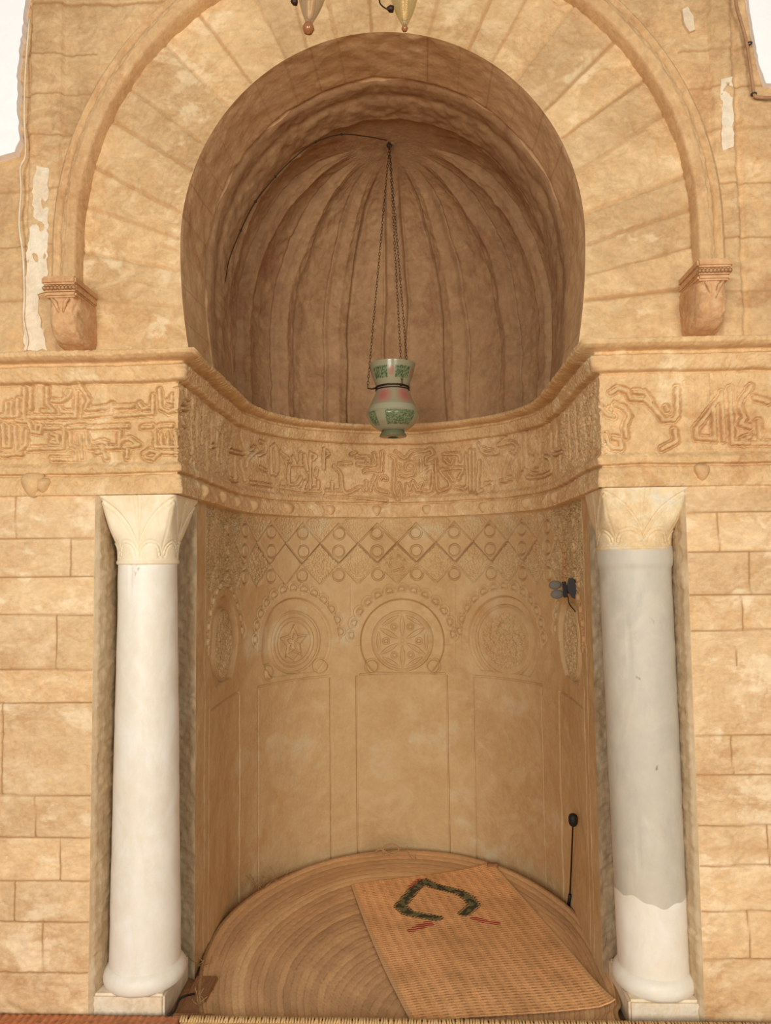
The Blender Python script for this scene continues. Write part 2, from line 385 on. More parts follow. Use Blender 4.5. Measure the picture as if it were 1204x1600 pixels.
# fields of arabesque towards the jambs and in the triangles above the diamonds
ar = arabesque(rel.shape, rel.d, 33, .036)
inband = (V > ZD-HD) & (V < ZB-.008) & (np.abs(U) < CAR)
k = np.round((U+.012)/DP); du = np.abs(U+.012-k*DP); k2 = np.round((U+.012-DP/2)/DP); du2 = np.abs(U+.012-DP/2-k2*DP)
low = (du/(DP/2)+np.abs(V-ZD)/HD)          # <1 inside the lower textured diamonds
upp = (du2/(DP/2)+np.abs(V-ZD-HD)/HD)      # <1 inside the upper diamonds with discs
hi = (du/(DP/2)+np.abs(V-ZD-2*HD)/HD)
plain = (k == -3)
side = np.abs(U) > 1.02
Hc = np.zeros_like(U)
Hc += np.where(low < .93, -.006+np.where(plain, 0, ar*.0048), 0)
Hc += np.where((hi < .85) & (low >= 1), -.005+ar*.004, 0)
gl = lambda f, w: -.016*np.exp(-((f-1)/w)**2)
Hc += gl(low, .055)+np.where(V > ZD, gl(upp, .05), 0)
Hc += np.where(side & (low > 1), ar*.0038, 0)
rel.H += np.where(inband, Hc, 0)*np.clip((CAR-np.abs(U))/.01, 0, 1)
for i in range(-6, 7):
    c = -.012+DP/2+i*DP
    if abs(c) > CAR-.06: continue
    for zc in (1.666, 1.567, 1.442): rel.disc((c+random.uniform(-.004, .004), zc), .029, .005, .0042, .018)
    # little inner ring
    for zc in (1.666, 1.567, 1.442): rel.disc((c, zc), .017, -.003, .003, .003)
# centre diamond: interlaced hexagon
for q in range(6):
    a0 = q*PI/3; a1 = a0+1.5
    rel.groove([(-.012+.055*math.cos(a0), ZD+.055*math.sin(a0)), (-.012+.045*math.cos(a1), ZD+.045*math.sin(a1))], .0025, .008)
    rel.groove([(.2+.028*math.cos(a0), ZD+.028*math.sin(a0)), (.2+.028*math.cos(a0+1), ZD+.028*math.sin(a0+1))], .0018, .006)
# panels and pilaster strips
PE = [(-.240, -.388), (.252, .400), (-.862, -1.035), (.862, 1.035)]
zp = .905
for a, b in PE:
    for c in (a, b): rel.groove([(c, FLOOR), (c+random.uniform(-.002, .002), .5), (c, zp-.01)], .0030, .012, .0035)
    lo, hi_ = min(a, b), max(a, b)
    rel.H += .003*((U > lo) & (U < hi_) & (V < zp))
for a, b in ((-.22, .24), (-.86, -.39), (.40, .86), (-1.47, -1.035), (1.035, 1.47)):
    rel.groove([(a, zp), (b, zp+.004)], .0026, .010)
for c in (-1.5, 1.5): rel.groove([(c, FLOOR), (c, 1.0)], .003, .004)
# pale repair band / joints above the panels
for px, y0, y1 in ((470, 780, 930), (548, 912, 960), (710, 912, 1050)):
    u_, z_ = hit(px, y0, NR); u2_, z2_ = hit(px, y1, NR); rel.groove([(u_, z_), (u2_, z2_)], .0012, .003)
# the five horseshoe frames round the medallions are sunk in the wall
MED = [(-1.262, 1.155), (-.603, 1.100), (.012, 1.080), (.604, 1.100), (1.262, 1.155)]
for m_, (cu, cz) in enumerate(MED):
    D = np.hypot(U-cu, V-cz); Rr = .222 if abs(cu) < 1 else .205; ro = Rr+.055
    ins = (D < Rr) & (V > cz-.165)
    rel.H += np.where(ins, -.016, 0)*sst(Rr, Rr-.008, D)
    rel.H += np.where(V > cz-.165, -.016*np.exp(-((D-Rr)/.006)**2), 0)
    rel.H += np.where((V > cz-.02) & (D > Rr) & (D < Rr+.045), .004, 0)
    if m_ in (1, 2): rel.disc((cu-.165, cz-.135), .034, .010, .005, .008)
    if m_ in (1, 2): rel.disc((cu+.165, cz-.135), .034, .010, .005, .008)
    # ring of scallops
    for q in range(13):
        a = R_(8+q*13.7); c = (cu+ro*math.cos(a), cz+ro*math.sin(a))
        D2 = np.hypot(U-c[0], V-c[1]); sl = D2 < .06
        rad = (U-cu)*math.cos(a)+(V-cz)*math.sin(a)-ro
        f = np.where(rad > -.009, 1, 0)*(1-sst(.016, .02, D2))
        rel.H += f*.008 - .013*np.exp(-((np.maximum(D2-.019, -(rad+.009)))/.0035)**2)*(D2 < .03)
        rel.H += -.007*np.exp(-((D2-.034)/.0038)**2)*(rad > .0)
# blend the jamb edge back to zero so that it meets the recess
rel.H *= np.clip((UJ-np.abs(U))/.02, 0, 1)
rel.H += -.006*((np.abs(U) > UJ-.125) & (np.abs(U) < UJ-.115))
nw = grid_mesh('niche_wall', P_niche(rel), M_NICHE, NICHE, attr={'mortar': np.zeros(rel.shape)})

def medallion(idx, cu, cz, rad, carve, label=None):
    n = 96; d = .0022; r = Relief(cu-rad, cu+rad, cz-rad, cz+rad, d)
    Uu, Vv = np.meshgrid(r.u-cu, r.v-cz); D = np.hypot(Uu, Vv)
    r.H[:] = .0; carve(r, Uu, Vv, D, cu, cz)
    r.H += -.009*np.exp(-((D-rad*.9)/.0038)**2)
    r.H = r.H-.03*sst(rad-.012, rad, D)
    mask = (D[:-1, :-1] < rad) & (D[1:, 1:] < rad) & (D[:-1, 1:] < rad) & (D[1:, :-1] < rad)
    o = grid_mesh('medallion', P_niche(r), M_NICHE, NICHE, mask=mask, attr={'mortar': np.zeros(r.shape)})
    if label: o['label'] = label
    return o
def leaf(r, a, b, w, dep):
    a = np.array(a); b = np.array(b); e = b-a; L = np.hypot(*e); t = e/L; n = np.array([-t[1], t[0]])
    Uu, Vv = np.meshgrid(r.u, r.v); s = ((Uu-a[0])*t[0]+(Vv-a[1])*t[1])/L; q = np.abs((Uu-a[0])*n[0]+(Vv-a[1])*n[1])
    ww = w*np.sin(np.clip(s, 0, 1)*PI); f = np.where((s > 0) & (s < 1), q-ww, 1)
    r.H += -dep*(1-sst(-.003, .002, f))*(1-.5*np.exp(-(q/.0025)**2)) + .002*np.exp(-((f-.004)/.003)**2)
def c_centre(r, U_, V_, D, cu, cz):
    for q in range(6):
        a = PI/2+q*PI/3; P = lambda rr, aa: (cu+rr*math.cos(aa), cz+rr*math.sin(aa))
        leaf(r, P(.022, a), P(.145, a), .012, .012)
        leaf(r, P(.140, a+.12), P(.140, a+PI/3-.12), .010, .012)
        r.disc(P(.088, a+PI/6), .012, .005, .004, .011)
    r.disc((cu, cz), .010, .003, .003, .004)
def c_left(r, U_, V_, D, cu, cz):
    r.H += -.008*np.exp(-((D-.105)/.0035)**2)-.008*np.exp(-((D-.125)/.003)**2)
    for q in range(5):
        a = PI/2+q*2*PI/5; b = a+4*PI/5
        r.groove([(cu+.09*math.cos(a), cz+.085*math.sin(a)), (cu+.045*math.cos(a+.63), cz+.045*math.sin(a+.63)), (cu+.09*math.cos(a+1.256), cz+.085*math.sin(a+1.256))], .003, .010)
        leaf(r, (cu, cz), (cu+.05*math.cos(a), cz+.05*math.sin(a)), .012, .010)
    r.groove([(cu-.05, cz-.06), (cu, cz-.09), (cu+.04, cz-.06)], .003, .005)
def c_flower(seed):
    def f(r, U_, V_, D, cu, cz):
        th = np.arctan2(V_, U_)
        r.H += .005*np.sin(6*th+14*D/.15*1.2)*np.clip(1-np.abs(D-.09)/.05, 0, 1)
        r.H += arabesque(r.shape, r.d, seed, .042)*.0045*(D < .14)
        r.H += -.004*np.exp(-((D-.045)/.004)**2)
    return f
medallion(0, MED[0][0], MED[0][1], .168, c_flower(41), 'leftmost round medallion filled with dense foliage')
medallion(1, MED[1][0], MED[1][1], .168, c_left, 'round medallion with a pointed star knot')
medallion(2, MED[2][0], MED[2][1], .172, c_centre, 'central round medallion with a six petal rosette')
medallion(3, MED[3][0], MED[3][1], .192, c_flower(43), 'large round medallion with scrolling leaves')
medallion(4, MED[4][0], MED[4][1], .176, c_flower(45), 'rightmost round medallion filled with pitted foliage')
settle(NICHE)

# ------------------------------------------------------------------ the inscribed frieze and its mouldings
SC = FR*PI/2+YC            # distance along the path from the back centre to the front corner
SE = SC+1.2
FRZ = thing('carved_frieze', 'long stone frieze with raised Kufic lettering running over the columns and round the niche', 'frieze', (0, YC, ZB))
PH = lambda t: np.interp(t, [p[0] for p in PROF], [p[1] for p in PROF])
PROF = [(ZB, .014), (1.762, .016), (1.812, .010), (1.820, .006), (1.826, -.006), (1.833, .014), (1.852, .016), (1.860, .010), (1.866, .004),
        (1.872, .0), (2.138, .0), (2.144, .0), (2.149, -.010), (2.155, .020), (2.160, .024), (2.203, .034), (2.210, .020), (2.220, .016),
        (2.227, .054), (2.236, .070), (2.246, .073), (ZT, .070)]
rel = Relief(-SE, SE, ZB, ZT, .0024)
rel.u = np.sort(np.concatenate([rel.u[(np.abs(np.abs(rel.u)-SC) > .002)], [-SC, SC]])); rel.H = np.zeros((len(rel.v), len(rel.u))); rel.M = rel.H.copy(); rel.shape = rel.H.shape
U, V = np.meshgrid(rel.u, rel.v)
rel.H += PH(V+fnoise(*rel.shape, rel.d, .15, 1.2, 51, 1)*.0018)
n1 = fnoise(*rel.shape, rel.d, .01, .05, 52, .6); n2 = fnoise(*rel.shape, rel.d, .05, .4, 53, 1)
rel.H += n1*.0011+n2*.0016
worn = sst(.4, 1.4, fnoise(*rel.shape, rel.d, .1, .6, 54, 1))
front = np.abs(U) > SC
rel.H += -worn*front*.0015*np.abs(n1)
LD = np.full(rel.shape, 9.0)
def TR(ox, oy, s, strokes, w, mode, up=.004, tr=.007):
    for st in strokes:
        q = []
        for x, y in st:
            px, py = ox+x/s, oy+y/s
            if mode == 'in': q.append(hit(px, py, FR))
            else:
                p = at(px, py, 0); q.append((math.copysign(SC+abs(p[0])-FR, p[0]), p[2]))
        if len(q) > 2 and mode == 'in': q = [tuple(v) for v in spline(q, 3)]
        D, j, i = rel.dist(q, .05); LD[j, i] = np.minimum(LD[j, i], D-w)
T3 = [[(525,250),(525,430)],[(525,255),(572,290),(540,320)],[(398,295),(395,620)],[(398,290),(448,318),(425,350)],[(470,555),(465,620),(430,620)],[(350,555),(330,620)],
 [(125,610),(300,640),(490,652)],[(120,280),(190,340)],[(65,225),(90,330),(85,470)],[(30,240),(30,480)],[(240,330),(260,390)],[(200,400),(200,570),(270,580),(310,520)],
 [(305,290),(305,400)],[(345,310),(370,450)],[(220,402),(330,402)],[(600,570),(600,635)],[(550,640),(690,645)],[(620,410),(680,480),(690,560),(700,620),(740,668),(860,612),(890,640)],
 [(920,560),(920,640)],[(1010,500),(970,580),(955,645)],[(1000,570),(1020,630),(1110,660)],[(670,390),(775,382)],[(780,300),(820,282)],[(835,325),(925,322),(925,365)],
 [(835,392),(1000,402),(990,295)],[(900,460),(970,452),(1030,460)],[(1068,280),(1058,460)],[(1060,530),(1080,510),(1100,530)],[(540,690),(760,705),(1100,738)],
 [(945,330),(950,385)],[(460,440),(450,500)]]
T4 = [[(65,320),(100,360),(95,500),(90,640),(130,730)],[(110,280),(190,340),(260,272),(380,270),(430,250),(450,300),(392,330),(388,390),(460,380)],
 [(150,495),(210,512),(280,480),(285,400),(240,375),(205,400),(205,445),(240,450)],[(132,400),(140,440)],[(300,345),(338,342),(345,460)],
 [(135,580),(170,690),(210,690),(215,590),(240,640),(268,560),(312,640),(350,580)],[(340,640),(440,640),(450,430),(370,490),(385,540)],
 [(480,350),(495,620),(560,635),(620,580),(520,460)],[(520,450),(730,430),(690,530)],[(590,470),(640,550)],[(560,300),(690,300),(705,360)],
 [(560,345),(620,395),(640,350)],[(760,300),(775,600),(660,612)],[(800,262),(805,640)],[(836,270),(838,640)],[(880,205),(930,285),(1050,290),(1060,250)],
 [(905,240),(1010,270)],[(890,370),(872,640),(910,640)],[(940,580),(1010,570),(1010,630)],[(1172,300),(1110,510),(1180,520)],[(1080,550),(1150,548)],[(1060,215),(1130,150)],[(1070,218),(1180,190)]]
T2 = [[(125,300),(130,370),(160,400)],[(100,480),(150,490)],[(90,560),(115,640),(140,660)],[(185,380),(180,920)],[(235,500),(235,850)],[(300,480),(292,820)],
 [(372,530),(380,600),(370,860)],[(330,800),(330,1080)],[(430,700),(430,830),(390,840)],[(440,860),(430,980)],[(482,700),(482,1000)],[(545,880),(700,920)],[(590,700),(550,860)],
 [(660,720),(700,880)],[(760,880),(800,850),(820,890),(740,960),(720,1040)],[(850,800),(900,820),(900,895),(840,930)],[(600,950),(612,1150)],[(660,980),(700,1180)],
 [(760,1195),(960,1225)],[(970,850),(1000,850),(1000,1100),(965,1100)],[(540,1030),(560,1150),(630,1180)],[(850,1050),(905,1080)]]
T5 = [[(95,980),(30,1180),(100,1190)],[(0,880),(90,860),(150,900),(120,960)],[(182,780),(192,1100)],[(226,780),(236,1090)],[(315,840),(335,960)],[(285,1000),(272,1100),(330,1110)],
 [(225,1090),(252,1180),(450,1130),(440,1010),(390,990)],[(430,700),(370,850)],[(450,780),(462,960),(550,950)],[(575,600),(600,1000)],[(613,600),(628,1020)],[(672,580),(692,1000)],
 [(740,640),(772,840)],[(820,700),(802,850)],[(530,980),(545,1100)],[(360,760),(350,1000)],[(500,720),(505,900)]]
T1 = [[(35,290),(35,360)],[(70,280),(70,360)],[(110,265),(110,375),(0,375)],[(155,190),(150,390)],[(195,190),(190,325)],[(300,190),(300,290),(350,345),(270,342)],
 [(330,272),(390,275),(440,240),(455,205),(425,200),(420,228)],[(380,310),(400,345),(470,345)],[(490,220),(485,375),(170,380)],[(510,175),(555,240),(570,270),(545,325)],
 [(570,328),(690,316),(720,292),(720,355),(540,375)],[(750,316),(860,310)],[(990,240),(985,355),(740,372)],[(900,290),(920,325),(958,320)],
 [(1030,200),(1040,320),(1090,345),(1150,320),(1160,200)],[(1110,240),(1108,280),(1085,275)],[(12,430),(22,570),(58,570),(55,440)],[(90,440),(102,610),(160,560),(165,470)],
 [(100,400),(180,410),(200,470),(250,480),(265,432),(230,425),(226,455)],[(285,450),(380,450)],[(435,450),(540,440)],[(565,450),(820,440)],[(920,445),(980,440)],[(1030,440),(1110,435)],
 [(410,462),(405,580),(175,586)],[(330,490),(370,500),(370,550),(330,540)],[(450,480),(450,560),(500,575)],[(515,500),(520,600)],[(555,480),(562,560)],[(600,555),(650,540),(690,548)],
 [(775,470),(770,575),(570,580)],[(790,530),(840,520),(900,560),(800,575)],[(1005,470),(1005,572),(1150,572),(1130,480)],[(1042,490),(1042,550)],[(1085,480),(1085,550)],
 [(485,600),(485,655),(330,650)],[(525,600),(525,640)],[(620,610),(670,600),(685,645)],[(820,595),(820,640)],[(930,620),(970,595),(1030,610),(990,652),(940,640)],[(1045,605),(1150,610)],
 [(0,625),(130,620)]]
T6 = [[(180,300),(230,270),(290,290),(310,338),(400,342),(460,400),(520,475),(590,470),(605,440),(605,270)],[(330,292),(400,300),(440,350)],[(538,395),(545,408)],[(110,390),(160,440),(200,450)],
 [(180,405),(186,412)],[(210,375),(270,400),(300,450),(270,520),(280,580)],[(120,570),(130,620)],[(150,570),(165,620),(190,650),(250,655),(240,600),(200,590)],[(590,540),(600,610),(510,660)],
 [(880,335),(725,530),(730,590),(850,600)],[(842,400),(846,600)],[(892,300),(906,600)],[(946,270),(960,620),(1204,622)],[(1080,260),(1010,360),(1010,400),(1040,460),(1010,500),(1080,520)],
 [(1130,480),(1140,590)],[(1020,602),(1080,580)],[(1100,330),(1190,360)]]
TR(420, 660, 6.02, T3, .0062, 'in', .0045, .010); TR(600, 660, 6.02, T4, .0062, 'in', .0045, .010)
TR(270, 560, 6.153, T2, .006, 'in', .004, .008); TR(780, 540, 5.714, T5, .006, 'in', .004, .008)
TR(0, 560, 4.152, T1, .0065, 'fr', .0045, .011); TR(910, 540, 4.095, T6, .0075, 'fr', .0045, .010)
LDn = LD+fnoise(*rel.shape, rel.d, .01, .06, 57, .6)*.0008
k_w = 1-.45*worn*front
rel.H += k_w*(.006*(1-sst(-.0035, .0015, LDn))-.018*np.exp(-((LDn-.0040)/.0036)**2)-.0035*(1-sst(.012, .045, LDn)))
# plain posts between inscription panels and worn dense carving near the corners
for a, b in ((SC+.325, SC+.375), (-.05, .0)):
    rel.H += .005*((U > a) & (U < b) & (V > 1.875) & (V < 2.14))
ar = arabesque(rel.shape, rel.d, 55, .045)
dense = ((U > 1.25) & (U < SC-.05)) | ((U < -1.2) & (U > -SC+.05)) | (np.abs(U) > SC+.72)
rel.H += ar*.0035*dense*(LD > .006)*((V > 1.88) & (V < 2.13))
# drops hanging in the lower moulding are parts of their own, see below
rows = rel.shape[0]
G = np.zeros((rows+2, rel.shape[1], 3))
def frieze_xy(u, h):
    u = np.asarray(u, float); x, y = niche_point(np.clip(u, -SC, SC), h, FR)
    fr = np.abs(u) > SC; cn = np.isclose(np.abs(u), SC)
    sg = np.sign(u)
    x = np.where(fr, sg*(FR+np.abs(u)-SC), x); y = np.where(fr, -h, y)
    x = np.where(cn, sg*(FR-h), x); y = np.where(cn, -h, y)
    return x, y
for j in range(rows):
    x, y = frieze_xy(rel.u, rel.H[j]); G[j+1, :, 0] = x; G[j+1, :, 1] = y; G[j+1, :, 2] = rel.v[j]
x, y = frieze_xy(rel.u, np.full(len(rel.u), -.05)); G[0, :, 0] = x; G[0, :, 1] = y; G[0, :, 2] = ZB-.001
x, y = frieze_xy(rel.u, np.full(len(rel.u), -.08)); G[-1, :, 0] = x; G[-1, :, 1] = y; G[-1, :, 2] = ZT+.002
grid_mesh('inscription_band', G, M_FRIEZE, FRZ)
def boss(u, z, r, hgt, base=.012):
    th = np.linspace(0, 2*PI, 20, endpoint=False); tt = np.linspace(0, 1, 8)
    Gb = np.zeros((8, 20, 3))
    for j, t in enumerate(tt):
        rr = r*math.sin(t*PI/2); hh = base-.006+(hgt+.006)*math.cos(t*PI/2)
        lob = 1+.16*np.cos(3*th-PI/2)*t
        x, y = frieze_xy(u+rr*lob*np.cos(th), hh*np.ones(20)); Gb[j, :, 0] = x; Gb[j, :, 1] = y; Gb[j, :, 2] = z+rr*1.1*lob*np.sin(th)
    return grid_mesh('boss', Gb, M_FRIEZE, FRZ, close_u=True)
for u in (-1.68, -1.40, -1.15, -.923, -.645, -.385, -.12, .157, .49, .79, 1.14): boss(u, 1.790, .026, .024)
boss(-(SC+.515), 1.796, .040, .028); boss(-(SC+.475), 1.790, .026, .026); boss(SC+.335, 1.800, .026, .022)
settle(FRZ)
# hidden solid core over the column recesses (its underside closes the recess)
for sgn, n_ in ((-1, 3), (1, 4)):
    b = MB(); b.box((min(sgn*.775, sgn*1.05), .035, ZB+.003), (max(sgn*.775, sgn*1.05), RD+.05, ZT-.02)); struct(b.build('trim_%d' % n_, M_PLASTER))

# ------------------------------------------------------------------ horseshoe opening, barrel and ribbed half dome
ZS = 2.65
def half(Y):
    """half width, rise and centre x of the opening at depth Y"""
    t = np.clip(Y/.8, 0, 1); return .718-.018*t, .766+.036*t, -.015*(1-t)
def arch_xz(q, Y, h):
    """q in 0..1 from left base over the crown to right base; h moves towards the inside"""
    a, b, cx = half(Y); a = a-h; b = b-h
    L1 = .406; L2 = 1.165; T = 2*(L1+L2); s = np.asarray(q)*T
    lowL = s < L1; lowR = s > T-L1
    ph = np.clip((s-L1)/(2*L2), 0, 1)*PI
    x = -a*np.cos(ph); z = ZS+b*np.sin(ph)
    zz = np.where(lowL, ZT-.008+s*(ZS-ZT+.008)/L1, np.where(lowR, ZT-.008+(T-s)*(ZS-ZT+.008)/L1, z))
    w = .035*np.clip((ZS-zz)/.4, 0, 1)**2*np.where(lowL | lowR, 1, 0)
    x = np.where(lowL, -a+w, np.where(lowR, a-w, x))
    return x+cx, zz
TL = 3.14
nq = int(TL/.005)+1; q = np.linspace(0, 1, nq)
# --- vault : front soffit ring and second ring
BY = .56
ys = np.linspace(0, BY, int(BY/.005)+1)
Q, Yg = np.meshgrid(q, ys); sh = Q.shape
H = np.zeros(sh); Mm = np.zeros(sh)
jn = 0.0
rnd = random.Random(5)
e_in = sst(0, .02, Yg)
H += fnoise(*sh, .005, .06, .4, 61, 1)*.0018*e_in + fnoise(*sh, .005, .01, .05, 62, .6)*.0003*e_in
while jn < TL:
    D = np.abs(Q*TL-jn-.25*(Yg-.0)*(1 if jn < TL/2 else -1)*0); kk = (1-sst(.001, .004, D))*(Yg < .285)*e_in*rnd.uniform(.3, 1)
    H -= .003*kk; Mm = np.maximum(Mm, kk*.5); jn += rnd.uniform(.10, .135)
wv = fnoise(1, nq, .005, .1, .8, 63, 1)[0]*.006
Yw = Yg+wv
H += -.010*np.exp(-((Yw-.295)/.008)**2)+.008*sst(.30, .33, Yw)
H += .009*sst(.36, .48, Yw)+.006*fnoise(*sh, .005, .04, .3, 64, .9)*sst(.33, .4, Yw)*.3
H += -.006*np.exp(-((Yw-.40)/.02)**2)
_, Zq = arch_xz(q, .3, np.zeros(nq)); H *= (.12+.88*sst(ZT, ZT+.28, Zq))[None]
a_, b_, c_ = half(Yg)
X = np.zeros(sh); Z = np.zeros(sh)
for j in range(sh[0]): X[j], Z[j] = arch_xz(q, ys[j], H[j])
Gd = np.stack([X, Yg, Z], -1)
edge = Gd[-1].copy(); xo, zo = arch_xz(q, BY, -.06+np.zeros(nq)); ring_back = np.stack([xo, np.full(nq, BY+.002), zo], -1)[None]
VAULT = thing('niche_vault', 'ribbed half dome over the niche behind two plain rings, a hook at its crown', 'dome', (0, .4, ZT))
jr = int(np.searchsorted(ys, .30))
grid_mesh('arch_ring', Gd[:jr+1], M_SOFF, VAULT, attr={'mortar': Mm[:jr+1]})
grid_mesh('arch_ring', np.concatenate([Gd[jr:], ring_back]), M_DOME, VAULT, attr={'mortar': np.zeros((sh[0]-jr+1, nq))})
# --- dome with gores; azimuth continues forward as a short straight piece
AR = .712
amax = PI/2+ (YC-BY+.0)/AR
na = int(2*amax*AR/.005); aa = np.linspace(-amax, amax, na+1)
nt_ = 300; tt = np.linspace(0, 1, nt_)
A, Tt = np.meshgrid(aa, tt); shd = A.shape
L1 = .406; L2 = 1.165; s = Tt*(L1+L2); lw = s < L1; ph = np.clip((s-L1)/L2, 0, 1)*PI/2
rr = np.where(lw, AR, AR*np.cos(ph)); zz = np.where(lw, ZT-.008+s*(ZS-ZT+.008)/L1, ZS+.802*np.sin(ph))
rr = rr-np.where(lw, .012*((ZS-zz)/.4)**2, 0)
RP = R_(26.5); wob = fnoise(*shd, .005, .3, 1.0, 71, 1)*.010
An = A+wob; kx = np.round(An/RP); dist = np.abs(An-kx*RP)*np.maximum(rr, .02)      # metres from the rib line
hw = np.clip(.045*np.maximum(rr, .15)/AR+.012, 0, 1)
ribm = 1-sst(hw-.006, hw+.010, dist)
gore = np.clip(1-(np.abs(np.abs(An-kx*RP)-RP/2)/(RP/2))**2, 0, 1)
fade = 1-sst(.68, .90, Tt)
ribamp = .018*fade
Hd = ribm*ribamp - gore*.034*fade
Hd += fnoise(*shd, .005, .04, .3, 72, .8)*.0022*fade + fnoise(*shd, .005, .01, .05, 73, .5)*.0005
Hd -= .012*np.exp(-((dist-hw-.008)/.008)**2)*fade
# joints of the stones in the gores
for zc in np.arange(2.35, 3.3, .19):
    Hd -= .003*np.exp(-((zz-zc-.02*np.sin(kx*2.1))/.004)**2)*(ribm < .3)
r2 = rr-Hd*np.cos(ph*.8)*(1); z2 = zz-Hd*np.sin(ph)
r2 = np.maximum(r2, 0)
th = np.clip(A, -PI/2, PI/2); stx = np.clip(np.abs(A)-PI/2, 0, None)*AR*np.clip(rr/AR*0+1, 0, 1)
Xd = r2*np.sin(th); Yd = YC+r2*np.cos(th)-stx
Zd = z2
G = np.stack([Xd, Yd, Zd], -1)
isr = (ribm[:-1, :-1] > .5) & (Tt[:-1, :-1] < .84)
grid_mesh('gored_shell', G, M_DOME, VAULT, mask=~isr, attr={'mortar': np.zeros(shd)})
kk = kx[:-1, :-1]
for kv in range(-4, 5):
    m_ = isr & (kk == kv)
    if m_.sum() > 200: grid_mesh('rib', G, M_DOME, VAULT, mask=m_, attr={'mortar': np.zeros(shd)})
settle(VAULT)

# ------------------------------------------------------------------ face of the arch : voussoirs, moulding, upper wall
def outer_xz(q, R1, z0=2.66, zb=ZT-.02):
    Lr = z0-zb; La = PI*R1; T = 2*Lr+La; s = np.asarray(q)*T
    ph = np.clip((s-Lr)/La, 0, 1)*PI
    x = -R1*np.cos(ph); z = z0+R1*np.sin(ph)
    z = np.where(s < Lr, zb+s, np.where(s > T-Lr, zb+T-s, z)); return x-.008, z
nv = 620; qv = np.linspace(0, 1, nv); rv = np.linspace(0, 1, 82)
xi, zi = arch_xz(qv, 0.0, np.zeros(nv)); xo, zo = outer_xz(qv, 1.085)
Qv, Rv = np.meshgrid(qv, rv); shv = Qv.shape; Hv = np.zeros(shv); Mv = np.zeros(shv)
n_ = fnoise(*shv, .005, .015, .12, 81, .7); n2_ = fnoise(*shv, .005, .06, .4, 82, 1)
Hv += (n_*.0013+n2_*.0025)*sst(0, .06, Rv)
rnd = random.Random(9); qj = .055
Tn = np.zeros(shv)
while qj < .96:
    Tn = np.where(Qv > qj, rnd.uniform(-.13, .09), Tn)
    tilt = rnd.uniform(-.006, .006)
    D = np.abs(Qv-qj-tilt*(Rv-.5))*3.9; wd = rnd.uniform(.003, .008)
    k_ = (1-sst(wd*.5, wd*1.6, D))*sst(0, .03, Rv); Hv -= k_*rnd.uniform(.004, .009); Mv = np.maximum(Mv, k_*rnd.uniform(.4, 1)); qj += rnd.uniform(.030, .052)
# a few broken joints across
Xv = xi+(xo-xi)*Rv; Zv = zi+(zo-zi)*Rv
VO = grid_mesh('voussoir_arch', np.stack([Xv, -Hv, Zv], -1), M_VOUS, attr={'mortar': Mv, 'tone': Tn})
tag(VO, 'broad ring of weathered radial stones facing the horseshoe arch above the niche', 'arch')
# moulding: two rolls standing on the corbels
nm = 520; qm = np.linspace(0, 1, nm); prof = []
tm = np.linspace(0, 1, 40)
Qm, Tm = np.meshgrid(qm, tm); shm = Qm.shape
off = np.interp(tm, [0, .04, .10, .35, .55, .60, .64, .80, .92, 1], [-.01, .030, .052, .062, .050, .026, .036, .046, .030, -.01])
Hm = off[:, None]+fnoise(*shm, .006, .02, .12, 85, .6)*.0016*np.sin(Tm*PI)+fnoise(*shm, .006, .1, .8, 86, 1)*.0015*np.sin(Tm*PI)
rad = 1.075+Tm*.112
Xm = np.zeros(shm); Zm = np.zeros(shm)
for j in range(shm[0]): Xm[j], Zm[j] = outer_xz(qm, rad[j, 0], zb=2.46)
o = grid_mesh('arch_molding', np.stack([Xm, -Hm, Zm], -1), M_MOLD)
tag(o, 'double roll stone moulding curving round the arch from corbel to corbel', 'molding')
# upper wall with a round hole under the moulding
rel = Relief(-1.9, 1.9, ZT-.03, 4.05, .0065)
U, V = np.meshgrid(rel.u, rel.v)
rel.H += fnoise(*rel.shape, rel.d, .014, .1, 91, .7, az=1.5)*.0018+fnoise(*rel.shape, rel.d, .06, .5, 92, 1)*.003
for y in (90, 150, 215, 300, 385, 470):
    z = at(60, y, 0)[2]; rel.mortar([(-1.9, z), (-1.05, z+.004)], .003, .003)
    z = at(1150, y-12, 0)[2]; rel.mortar([(1.05, z), (1.9, z+.004)], .003, .003)
for y in (0, -60):
    z = at(300, y, 0)[2]; rel.mortar([(-1.9, z), (1.9, z)], .005, .005)
# vertical pilaster bands beside the moulding
xa = at(52, 150, 0)[0]; xb = at(96, 150, 0)[0]; rel.H += .016*(sst(xa-.01, xa, U)-sst(xb, xb+.012, U))
xa = at(1112, 150, 0)[0]; xb = at(1142, 150, 0)[0]; rel.H += .016*(sst(xa-.008, xa, U)-sst(xb, xb+.008, U))
xa = at(1156, 250, 0)[0]; rel.H += .010*sst(xa, xa+.008, U)
Dm = np.where(V > 2.66, np.hypot(U+.008, V-2.66), np.abs(U+.008))
msk = (Dm[:-1, :-1] > 1.10)
G = np.zeros(rel.shape+(3,)); G[..., 0] = U; G[..., 1] = -rel.H; G[..., 2] = V
struct(grid_mesh('wall_upper', G, M_UP, attr={'mortar': rel.M, 'tone': fnoise(*rel.shape, rel.d, .1, .9, 93, 1, az=2.2)*.05}, mask=msk))
